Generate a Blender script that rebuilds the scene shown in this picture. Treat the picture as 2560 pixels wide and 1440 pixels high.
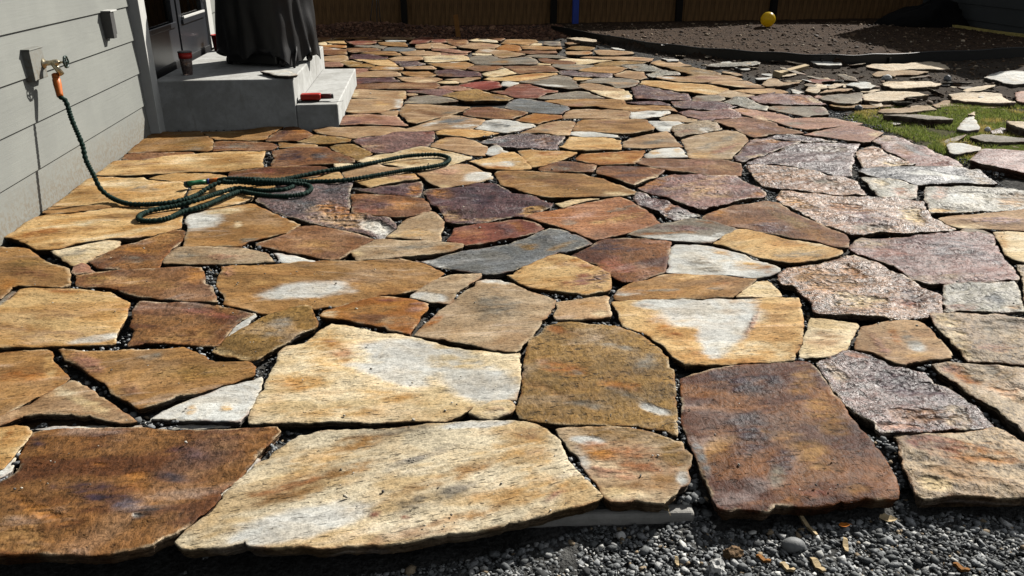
import bpy, bmesh, math, random
import numpy as np
from mathutils import Vector, noise, geometry
for o in list(bpy.data.objects): bpy.data.objects.remove(o)
scene = bpy.context.scene
COL = scene.collection

# ---------------------------------------------------------------- camera, sky, sun, exposure
FPX, PITCH, CAMH = 2050.0, math.atan(870/2050.0), 1.35
YAW = math.atan(230*math.cos(PITCH)/FPX)
cam = bpy.data.cameras.new('camera'); camo = bpy.data.objects.new('camera', cam); COL.objects.link(camo)
cam.sensor_width = 36; cam.lens = FPX/2560*36; cam.clip_end = 400; cam.clip_start = 0.05
camo.location = (0, 0, CAMH); camo.rotation_euler = (math.pi/2-PITCH, 0, -YAW)
scene.camera = camo
SUN_AZ, SUN_EL = math.radians(48), math.radians(35)      # azimuth from +Y towards +X
sdir = Vector((math.sin(SUN_AZ)*math.cos(SUN_EL), math.cos(SUN_AZ)*math.cos(SUN_EL), math.sin(SUN_EL)))
world = bpy.data.worlds.new('World'); scene.world = world; world.use_nodes = True
wn = world.node_tree.nodes; wl = world.node_tree.links
for n in list(wn): wn.remove(n)
wo = wn.new('ShaderNodeOutputWorld'); wb = wn.new('ShaderNodeBackground'); ws = wn.new('ShaderNodeTexSky')
ws.sky_type = 'NISHITA'; ws.sun_disc = False; ws.sun_elevation = SUN_EL; ws.sun_rotation = SUN_AZ
ws.air_density = 1.0; ws.dust_density = 0.5; ws.ozone_density = 1.0
wb.inputs['Strength'].default_value = 0.055
hs = wn.new('ShaderNodeHueSaturation'); hs.inputs['Saturation'].default_value = .16; wl.new(ws.outputs[0], hs.inputs['Color']); wl.new(hs.outputs[0], wb.inputs[0]); wl.new(wb.outputs[0], wo.inputs[0])
sun = bpy.data.lights.new('sun', 'SUN'); suno = bpy.data.objects.new('sun', sun); COL.objects.link(suno)
sun.energy = 5.0; sun.angle = math.radians(0.53); sun.color = (1.0, 0.955, 0.89)
suno.rotation_euler = (-sdir).to_track_quat('-Z', 'Y').to_euler(); suno.location = (6, 6, 8)
scene.view_settings.view_transform = 'Standard'; scene.view_settings.look = 'None'
scene.view_settings.exposure = 0.2; scene.view_settings.gamma = 1.0
scene.render.engine = 'CYCLES'; scene.cycles.diffuse_bounces = 0; scene.cycles.max_bounces = 8

# ---------------------------------------------------------------- photograph pixel -> place
_f = np.array([math.sin(YAW)*math.cos(PITCH), math.cos(YAW)*math.cos(PITCH), -math.sin(PITCH)])
_r = np.array([math.cos(YAW), -math.sin(YAW), 0.0]); _u = np.cross(_r, _f); _c = np.array([0, 0, CAMH])
def ray(u, v): return _f+_r*(u-1280)/FPX-_u*(v-720)/FPX
def gp(u, v, z=0.0):
    d = ray(u, v); return _c+d*((z-CAMH)/d[2])
def wallp(u, v, x):
    d = ray(u, v); return _c+d*(x/d[0])
def proj(P):
    q = P-_c; zc = q@_f
    return 1280+FPX*(q@_r)/zc, 720-FPX*(q@_u)/zc

# ---------------------------------------------------------------- helpers
def tag(o, label=None, cat=None, group=None, kind=None):
    if label: o['label'] = label
    if cat: o['category'] = cat
    if group: o['group'] = group
    if kind: o['kind'] = kind
    return o
def link(name, me, mat=None, parent=None, smooth=False):
    o = bpy.data.objects.new(name, me); COL.objects.link(o)
    if mat is not None and me is not None: me.materials.append(mat)
    if parent is not None: o.parent = parent
    if smooth and me is not None: me.polygons.foreach_set('use_smooth', [True]*len(me.polygons))
    return o
def empty(name, loc):
    o = bpy.data.objects.new(name, None); COL.objects.link(o); o.location = loc; o.empty_display_size = .1
    return o
class MB:
    def __init__(s): s.v = []; s.f = []
    def add(s, V, F):
        n = len(s.v); s.v += [tuple(map(float, p)) for p in V]; s.f += [tuple(i+n for i in q) for q in F]; return s
    def box(s, a, b, rot=None, org=None):
        (x0, y0, z0), (x1, y1, z1) = a, b
        V = [(x0,y0,z0),(x1,y0,z0),(x1,y1,z0),(x0,y1,z0),(x0,y0,z1),(x1,y0,z1),(x1,y1,z1),(x0,y1,z1)]
        if rot is not None: V = [tuple(rot@Vector(p)) for p in V]
        if org is not None: V = [tuple(Vector(p)+Vector(org)) for p in V]
        return s.add(V, [(0,3,2,1),(4,5,6,7),(0,1,5,4),(1,2,6,5),(2,3,7,6),(3,0,4,7)])
    def lathe(s, prof, org=(0,0,0), n=24, axis=None, cap=True):
        R = Vector((0,0,1)).rotation_difference(Vector(axis).normalized()).to_matrix() if axis is not None else None
        V = []; F = []
        for r, z in prof:
            for k in range(n):
                t = 2*math.pi*k/n; p = Vector((r*math.cos(t), r*math.sin(t), z))
                if R is not None: p = R@p
                V.append(tuple(p+Vector(org)))
        m = len(prof)
        for i in range(m-1):
            for k in range(n): F.append((i*n+k, i*n+(k+1)%n, (i+1)*n+(k+1)%n, (i+1)*n+k))
        if cap: F.append(tuple(range(n-1,-1,-1))); F.append(tuple((m-1)*n+k for k in range(n)))
        return s.add(V, F)
    def tube(s, pts, rad, n=8, cap=True):
        pts = [Vector(p) for p in pts]; m = len(pts); V = []; F = []; up = None
        for i, p in enumerate(pts):
            d = (pts[min(i+1, m-1)]-pts[max(i-1, 0)])
            d = d.normalized() if d.length > 1e-9 else Vector((0,0,1))
            if up is None: up = Vector((0,0,1)) if abs(d.z) < .9 else Vector((1,0,0))
            a = d.cross(up).normalized(); b = a.cross(d).normalized(); up = b
            r = rad(i) if callable(rad) else rad
            for k in range(n):
                t = 2*math.pi*k/n; V.append(p+a*(r*math.cos(t))+b*(r*math.sin(t)))
        for i in range(m-1):
            for k in range(n): F.append((i*n+k, (i+1)*n+k, (i+1)*n+(k+1)%n, i*n+(k+1)%n))
        if cap: F.append(tuple(range(n))); F.append(tuple((m-1)*n+k for k in range(n-1,-1,-1)))
        return s.add(V, F)
    def mesh(s, name):
        me = bpy.data.meshes.new(name); me.from_pydata(s.v, [], s.f); me.validate(); me.update(); return me
    def build(s, name, mat, parent=None, smooth=False, bevel=0.0, seg=2):
        me = s.mesh(name)
        bm = bmesh.new(); bm.from_mesh(me); bmesh.ops.recalc_face_normals(bm, faces=bm.faces)
        if bevel: bmesh.ops.bevel(bm, geom=list(bm.edges), offset=bevel, segments=seg, affect='EDGES', profile=.5, clamp_overlap=True)
        bm.to_mesh(me); bm.free()
        return link(name, me, mat, parent, smooth)
def srgb(c):
    return tuple((x/255/12.92 if x/255 <= .04045 else ((x/255+.055)/1.055)**2.4) for x in c)

# ---------------------------------------------------------------- materials
class NT:
    def __init__(s, name):
        s.m = bpy.data.materials.new(name); s.m.use_nodes = True; s.t = s.m.node_tree
        for n in list(s.t.nodes): s.t.nodes.remove(n)
        s.out = s.t.nodes.new('ShaderNodeOutputMaterial'); s.p = s.t.nodes.new('ShaderNodeBsdfPrincipled')
        s.t.links.new(s.p.outputs[0], s.out.inputs[0])
    def n(s, typ, **kw):
        x = s.t.nodes.new(typ)
        for k, v in kw.items(): setattr(x, k, v)
        return x
    def l(s, a, b): s.t.links.new(a, b)
    def set(s, sock, v):
        if hasattr(v, 'links') or isinstance(v, bpy.types.NodeSocket): s.l(v, sock)
        else: sock.default_value = v
    def math(s, op, a, b=None, clamp=False):
        x = s.n('ShaderNodeMath', operation=op, use_clamp=clamp); s.set(x.inputs[0], a)
        if b is not None: s.set(x.inputs[1], b)
        return x.outputs[0]
    def vmath(s, op, a, b=None, scale=None):
        x = s.n('ShaderNodeVectorMath', operation=op); s.set(x.inputs[0], a)
        if b is not None: s.set(x.inputs[1], b)
        if scale is not None: s.set(x.inputs['Scale'], scale)
        return x.outputs[0]
    def ramp(s, f, a, b, lo=0.0, hi=1.0):
        x = s.n('ShaderNodeMapRange', interpolation_type='SMOOTHSTEP'); s.set(x.inputs[0], f)
        for i, v in enumerate((a, b, lo, hi)): s.set(x.inputs[i+1], v)
        return x.outputs[0]
    def noise(s, vec, scale, detail=4, rough=.55, dist=0.0):
        x = s.n('ShaderNodeTexNoise'); s.set(x.inputs['Vector'], vec); x.inputs['Scale'].default_value = scale
        x.inputs['Detail'].default_value = detail; x.inputs['Roughness'].default_value = rough; x.inputs['Distortion'].default_value = dist
        return x.outputs[0]
    def mix(s, f, a, b, mode='MIX'):
        x = s.n('ShaderNodeMix', data_type='RGBA', blend_type=mode); s.set(x.inputs[0], f); s.set(x.inputs[6], a); s.set(x.inputs[7], b)
        return x.outputs[2]
    def scalecol(s, c, f):
        return s.vmath('SCALE', c, scale=f)
    def attr(s, name, typ='GEOMETRY'):
        return s.n('ShaderNodeAttribute', attribute_name=name, attribute_type=typ)
    def bump(s, h, dist, strength=1.0, normal=None):
        x = s.n('ShaderNodeBump'); x.inputs['Strength'].default_value = strength; x.inputs['Distance'].default_value = dist
        s.l(h, x.inputs['Height'])
        if normal is not None: s.l(normal, x.inputs['Normal'])
        return x.outputs[0]
def rgba(c): return (c[0], c[1], c[2], 1.0)

def flagstone_material():
    t = NT('cleft_flagstone'); p = t.p
    col = t.attr('col').outputs['Color']; st = t.attr('st').outputs['Vector']; prm = t.attr('prm')
    sep = t.n('ShaderNodeSeparateXYZ'); t.l(prm.outputs['Vector'], sep.inputs[0])
    pit, mica, rough = sep.outputs[0], sep.outputs[1], sep.outputs[2]
    S1 = t.vmath('MULTIPLY', st, (2.6, 13.0, 13.0)); S2 = t.vmath('MULTIPLY', st, (30.0, 150.0, 150.0))
    n1 = t.noise(S1, 1.0, 6, .58, .5); n2 = t.noise(S2, 1.0, 2, .5, .3)
    n3 = t.noise(st, 150.0, 3, .6); n4 = t.noise(st, 7.0, 5, .6, .8); n5 = t.noise(t.vmath('MULTIPLY', st, (48.0, 72.0, 72.0)), 1.0, 4, .65, .4)
    n6 = t.noise(st, 1.7, 3, .5, .5)
    c = t.mix(t.ramp(n4, .42, .68, 0, .34), col, t.mix(1.0, col, rgba((.93, .76, .54)), 'MULTIPLY'))
    c = t.mix(t.ramp(n1, .55, .75, 0, .3), c, t.mix(.4, t.mix(1.0, c, rgba((.8, .8, .8)), 'SCREEN'), c))
    n7 = t.noise(t.vmath('ADD', st, (7.3, 2.1, 0.0)), 3.4, 4, .55, 1.0)
    c = t.mix(t.ramp(n7, .5, .68, 0, .5), c, t.mix(.3, t.scalecol(c, 1.5), rgba((.36, .33, .28))))
    c = t.mix(t.ramp(n7, .44, .3, 0, .3), c, t.mix(1.0, c, rgba((.86, .62, .42)), 'MULTIPLY'))
    con = t.math('ADD', .3, t.math('MULTIPLY', mica, 1.05))          # rough micaceous stone is more mottled than smooth quartzite
    m1 = t.ramp(n1, .3, .7, -.30, .2); m3 = t.ramp(n3, .3, .7, -.4, .34); m5 = t.ramp(n5, .33, .64, -.52, .34)
    mm = t.math('ADD', t.math('MULTIPLY', m1, .8), t.math('ADD', m3, m5))
    f = t.math('ADD', 1.02, t.math('MULTIPLY', mm, con))
    f = t.math('MAXIMUM', f, .2)
    f = t.math('MULTIPLY', f, t.ramp(n6, .35, .65, .86, 1.1))
    dash = t.math('MULTIPLY', t.math('MULTIPLY', t.ramp(n2, .63, .67, 0, 1), t.ramp(n4, .36, .5, .25, 1)), t.math('MINIMUM', t.math('MULTIPLY', pit, 1.4), 1.0))
    f = t.math('MULTIPLY', f, t.math('SUBTRACT', 1.0, t.math('MULTIPLY', dash, .7)))
    # dark mineral grains
    vg = t.n('ShaderNodeTexVoronoi'); t.l(st, vg.inputs['Vector']); vg.inputs['Scale'].default_value = 95
    gr = t.math('MULTIPLY', t.ramp(vg.outputs['Distance'], .14, .24, 1, 0), t.ramp(n5, .52, .6, 0, .5))
    f = t.math('MULTIPLY', f, t.math('SUBTRACT', 1.0, gr))
    c = t.scalecol(c, f)
    t.l(c, p.inputs['Base Color'])
    h = t.math('ADD', t.math('MULTIPLY', n1, .9), t.math('ADD', t.math('MULTIPLY', n5, .45), t.math('ADD', t.math('MULTIPLY', n3, .16), t.math('MULTIPLY', n4, .5))))
    led = t.math('ADD', t.math('MULTIPLY', n1, .55), t.math('MULTIPLY', n4, .6))
    h = t.math('ADD', h, t.math('MULTIPLY', t.math('SNAP', led, .085), 2.6))           # broken edges of thin cleaved layers
    h = t.math('SUBTRACT', h, t.math('MULTIPLY', dash, .5))
    h = t.math('MULTIPLY', h, t.math('ADD', .3, t.math('MULTIPLY', mica, 1.2)))
    nb = t.bump(h, .015, 1.0)
    vo = t.n('ShaderNodeTexVoronoi'); t.l(t.vmath('MULTIPLY', st, (120.0, 240.0, 240.0)), vo.inputs['Vector']); vo.inputs['Scale'].default_value = 1.0
    fac = t.vmath('SUBTRACT', vo.outputs['Color'], (.5, .5, .5))
    vs = t.n('ShaderNodeSeparateColor'); t.l(vo.outputs['Color'], vs.inputs[0])
    fac = t.vmath('SCALE', fac, scale=t.math('MULTIPLY', mica, .42))
    nn = t.vmath('NORMALIZE', t.vmath('ADD', nb, fac)); t.l(nn, p.inputs['Normal'])
    t.l(t.math('SUBTRACT', t.math('ADD', rough, .12), t.math('MULTIPLY', mica, .24)), p.inputs['Roughness'])
    t.l(t.math('ADD', .08, t.math('MULTIPLY', t.math('MULTIPLY', mica, mica), .46)), p.inputs['Specular IOR Level'])
    return t.m

def simple(name, c, rough=.6, metal=0.0, var=.25, scale=30, bump=0.0, bscale=80, spec=.5, coat=0.0, stretch=None, dark=None):
    t = NT(name); p = t.p
    tc = t.n('ShaderNodeTexCoord').outputs['Object']
    v = tc if stretch is None else t.vmath('MULTIPLY', tc, stretch)
    n = t.noise(v, scale, 5, .6)
    base = t.mix(t.ramp(n, .3, .7, 0, 1), rgba(tuple(x*(1-var) for x in c)), rgba(tuple(min(1, x*(1+var*.6)) for x in c)))
    if dark is not None: base = t.mix(t.ramp(t.noise(v, scale*.22, 4, .6), .5, .72, 0, .7), base, rgba(dark))
    t.l(base, p.inputs['Base Color']); p.inputs['Roughness'].default_value = rough; p.inputs['Metallic'].default_value = metal
    p.inputs['Specular IOR Level'].default_value = spec; p.inputs['Coat Weight'].default_value = coat
    if bump: t.l(t.bump(t.noise(v, bscale, 5, .65), bump), p.inputs['Normal'])
    return t.m
def vcol(name, rough=.8, var=.35, scale=120, bump=.003, spec=.3, sheen=0):
    t = NT(name); p = t.p
    tc = t.n('ShaderNodeTexCoord').outputs['Object']; c = t.attr('col').outputs['Color']
    n = t.noise(tc, scale, 4, .65); n2 = t.noise(tc, scale*.12, 4, .6)
    f = t.math('MULTIPLY', t.ramp(n, .3, .7, 1-var, 1+var*.7), t.ramp(n2, .3, .7, 1-var*.6, 1+var*.4))
    t.l(t.scalecol(c, f), p.inputs['Base Color']); p.inputs['Roughness'].default_value = rough; p.inputs['Specular IOR Level'].default_value = spec
    if bump: t.l(t.bump(n, bump), p.inputs['Normal'])
    return t.m
def add_translucent(m, col, fac):
    nt = m.node_tree; p = [n for n in nt.nodes if n.type == 'BSDF_PRINCIPLED'][0]; o = [n for n in nt.nodes if n.type == 'OUTPUT_MATERIAL'][0]
    tr = nt.nodes.new('ShaderNodeBsdfTranslucent'); mx = nt.nodes.new('ShaderNodeMixShader'); mx.inputs[0].default_value = fac
    if p.inputs['Base Color'].links: nt.links.new(p.inputs['Base Color'].links[0].from_socket, tr.inputs[0])
    nt.links.new(p.outputs[0], mx.inputs[1]); nt.links.new(tr.outputs[0], mx.inputs[2]); nt.links.new(mx.outputs[0], o.inputs[0])
M = {}
M['stone'] = flagstone_material()
M['ground'] = vcol('bare_dirt_and_gravel', .95, .55, 70, .02, .15)
M['gravel'] = vcol('crushed_gravel', .8, .3, 160, .002, .3)
M['blade'] = vcol('grass_blade', .6, .2, 60, 0, .3)
def siding_material():
    t = NT('grey_siding_paint'); tc = t.n('ShaderNodeTexCoord').outputs['Object']
    g = t.noise(t.vmath('MULTIPLY', tc, (40, 3, 60)), 1.0, 5, .65, .4); w = t.noise(tc, 2.4, 5, .6); sp = t.noise(tc, 46, 4, .7); z = t.n('ShaderNodeSeparateXYZ'); t.l(tc, z.inputs[0])
    c = t.mix(t.ramp(w, .3, .7, 0, 1), rgba(srgb((148,150,144))), rgba(srgb((158,160,153)))); c = t.mix(t.ramp(g, .5, .75, 0, .12), c, rgba(srgb((116,118,114))))
    low = t.ramp(t.math('ADD', z.outputs[2], t.math('MULTIPLY', w, -.2)), -.08, .16, .75, 0)
    c = t.mix(t.math('MULTIPLY', low, t.ramp(sp, .42, .6, .15, .8)), c, rgba(srgb((132,116,94)))); t.l(c, t.p.inputs['Base Color'])
    t.p.inputs['Roughness'].default_value = .6; t.p.inputs['Specular IOR Level'].default_value = .35; t.l(t.bump(g, .0012), t.p.inputs['Normal']); return t.m
M['siding'] = siding_material()
M['white'] = simple('white_trim_paint', srgb((222,222,216)), .5, 0, .05, 12, .0006, 150)
def concrete_material():
    t = NT('cast_concrete'); tc = t.n('ShaderNodeTexCoord').outputs['Object']
    a = t.noise(tc, 3.2, 6, .65, .6); b = t.noise(tc, 26, 5, .6); v = t.n('ShaderNodeTexVoronoi'); t.l(tc, v.inputs['Vector']); v.inputs['Scale'].default_value = 55
    pore = t.math('MULTIPLY', t.ramp(v.outputs['Distance'], .1, .17, 1, 0), t.ramp(t.noise(tc, 9, 3), .5, .6, 0, 1))
    c = t.mix(t.ramp(a, .35, .65, 0, 1), rgba(srgb((188,188,183))), rgba(srgb((216,217,213)))); c = t.mix(t.ramp(b, .35, .7, 0, .3), c, rgba(srgb((158,156,148))))
    c = t.mix(t.ramp(t.noise(t.vmath('MULTIPLY', tc, (5, 5, .8)), 2.2, 5, .6), .56, .72, 0, .4), c, rgba(srgb((136,130,116))))
    c = t.mix(t.math('MULTIPLY', pore, .6), c, rgba(srgb((84,82,76)))); t.l(c, t.p.inputs['Base Color']); t.p.inputs['Roughness'].default_value = .88; t.p.inputs['Specular IOR Level'].default_value = .25
    h = t.math('SUBTRACT', t.math('ADD', t.math('MULTIPLY', b, .6), t.noise(tc, 140, 3)), t.math('MULTIPLY', pore, 1.5)); t.l(t.bump(h, .002), t.p.inputs['Normal']); return t.m
M['concrete'] = concrete_material()
M['conc2'] = simple('grey_concrete_slab', srgb((178,176,170)), .85, 0, .2, 12, .003, 120, .3)
M['door'] = simple('charcoal_door_paint', srgb((52,55,60)), .28, 0, .1, 6, 0, 80, .5)
M['gasket'] = simple('black_rubber', srgb((14,14,16)), .6, 0, .2, 20)
M['cover'] = simple('black_cover_fabric', srgb((17,17,18)), .55, 0, .25, 8, .0012, 260, .35)
M['plastic'] = simple('black_plastic', srgb((14,15,14)), .5, 0, .2, 20)
M['edging'] = simple('black_edging_plastic', srgb((14,16,14)), .5, 0, .3, 15, .002, 40, .4)
M['red'] = simple('red_plastic', srgb((205,40,28)), .35, 0, .08, 10)
M['dred'] = simple('dark_red_rubber', srgb((92,24,24)), .5, 0, .15, 20)
M['yellow'] = simple('yellow_vinyl', srgb((240,206,36)), .35, 0, .1, 8, .0006, 60, .5)
M['orange'] = simple('orange_rubber', srgb((226,120,40)), .45, 0, .12, 40)
M['green'] = simple('green_plastic', srgb((24,110,70)), .4, 0, .1, 30)
M['blue'] = simple('blue_plastic', srgb((26,62,160)), .5, 0, .12, 8)
M['dgreen'] = simple('dark_green_enamel', srgb((22,52,44)), .4, 0, .15, 40)
M['brass'] = simple('weathered_brass', srgb((186,176,150)), .35, .85, .2, 60)
M['steel'] = simple('galvanised_steel', srgb((150,152,150)), .4, .8, .2, 60)
M['grey'] = simple('grey_box_plastic', srgb((92,92,90)), .5, 0, .1, 30)
M['hose'] = simple('dark_green_hose_fabric', srgb((34,60,52)), .8, 0, .55, 260, .002, 500, .2)
M['fence'] = simple('brown_cedar_board', srgb((122,92,58)), .8, 0, .4, 7, .004, 40, .25, stretch=(6,6,.6), dark=srgb((84,64,44)))
M['post'] = simple('dark_treated_post', srgb((30,27,23)), .85, 0, .3, 7, .004, 40, .2, stretch=(6,6,.6))
M['nwall'] = simple('dark_grey_siding_paint', srgb((70,73,72)), .7, 0, .08, 4, .001, 200, .3)
M['wood'] = simple('pale_raw_wood', srgb((198,176,136)), .8, 0, .2, 14, .002, 60, .25, stretch=(1,8,8))
M['stake'] = simple('brown_wood_stake', srgb((156,108,56)), .8, 0, .25, 14, .002, 60, .25, stretch=(8,8,1))
M['tarp'] = simple('black_tarp', srgb((12,12,12)), .8, 0, .3, 6, .004, 30, .15)
M['leaf'] = simple('dry_leaf', srgb((206,184,144)), .8, 0, .25, 60, .001, 200, .2)
M['oleaf'] = simple('orange_leaf', srgb((196,116,36)), .8, 0, .25, 60, .001, 200, .2)
M['pebble'] = simple('smooth_grey_pebble', srgb((138,140,140)), .6, 0, .2, 60, .001, 200, .3)
M['tan'] = simple('straw_timber', srgb((196,178,106)), .85, 0, .3, 14, .003, 40, .2)
def glass(name, tint, rough=.05, trans=1.0):
    t = NT(name); t.p.inputs['Base Color'].default_value = rgba(tint); t.p.inputs['Roughness'].default_value = rough
    t.p.inputs['Transmission Weight'].default_value = trans; t.p.inputs['IOR'].default_value = 1.45
    return t.m
def pane_material():
    t = NT('thin_door_glass'); tr = t.n('ShaderNodeBsdfTransparent'); gl = t.n('ShaderNodeBsdfGlossy'); gl.inputs['Roughness'].default_value = .01
    tr.inputs[0].default_value = (.8, .85, .84, 1); fr = t.n('ShaderNodeFresnel'); fr.inputs[0].default_value = 1.5; mx = t.n('ShaderNodeMixShader')
    t.l(fr.outputs[0], mx.inputs[0]); t.l(tr.outputs[0], mx.inputs[1]); t.l(gl.outputs[0], mx.inputs[2]); t.l(mx.outputs[0], t.out.inputs[0])
    return t.m
M['pane'] = pane_material()
M['cup'] = glass('smoky_cup_plastic', (.62,.46,.4), .12, .75)
add_translucent(M['blade'], None, .35); add_translucent(M['yellow'], None, .4)
TILES = dict(A=(0,1000,3.2734),B=(640,1000,3.2734),C=(1280,1000,3.2734),D=(1920,1000,3.2734),
 E=(0,640,4),F=(640,640,4),G=(1280,640,4),H=(1920,640,4),I=(0,300,4),J=(640,300,4),K=(1280,300,4),L=(1920,300,4),
 M=(780,180,6.4),N=(1160,180,6.4),O=(1540,180,6.4),P=(1900,120,6.4),Q=(2160,120,6.4),R=(2160,260,6.4),
 S=(780,80,8),T=(1080,80,8),U=(1380,80,8),V=(1620,110,8),X=(0,0,1))
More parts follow.
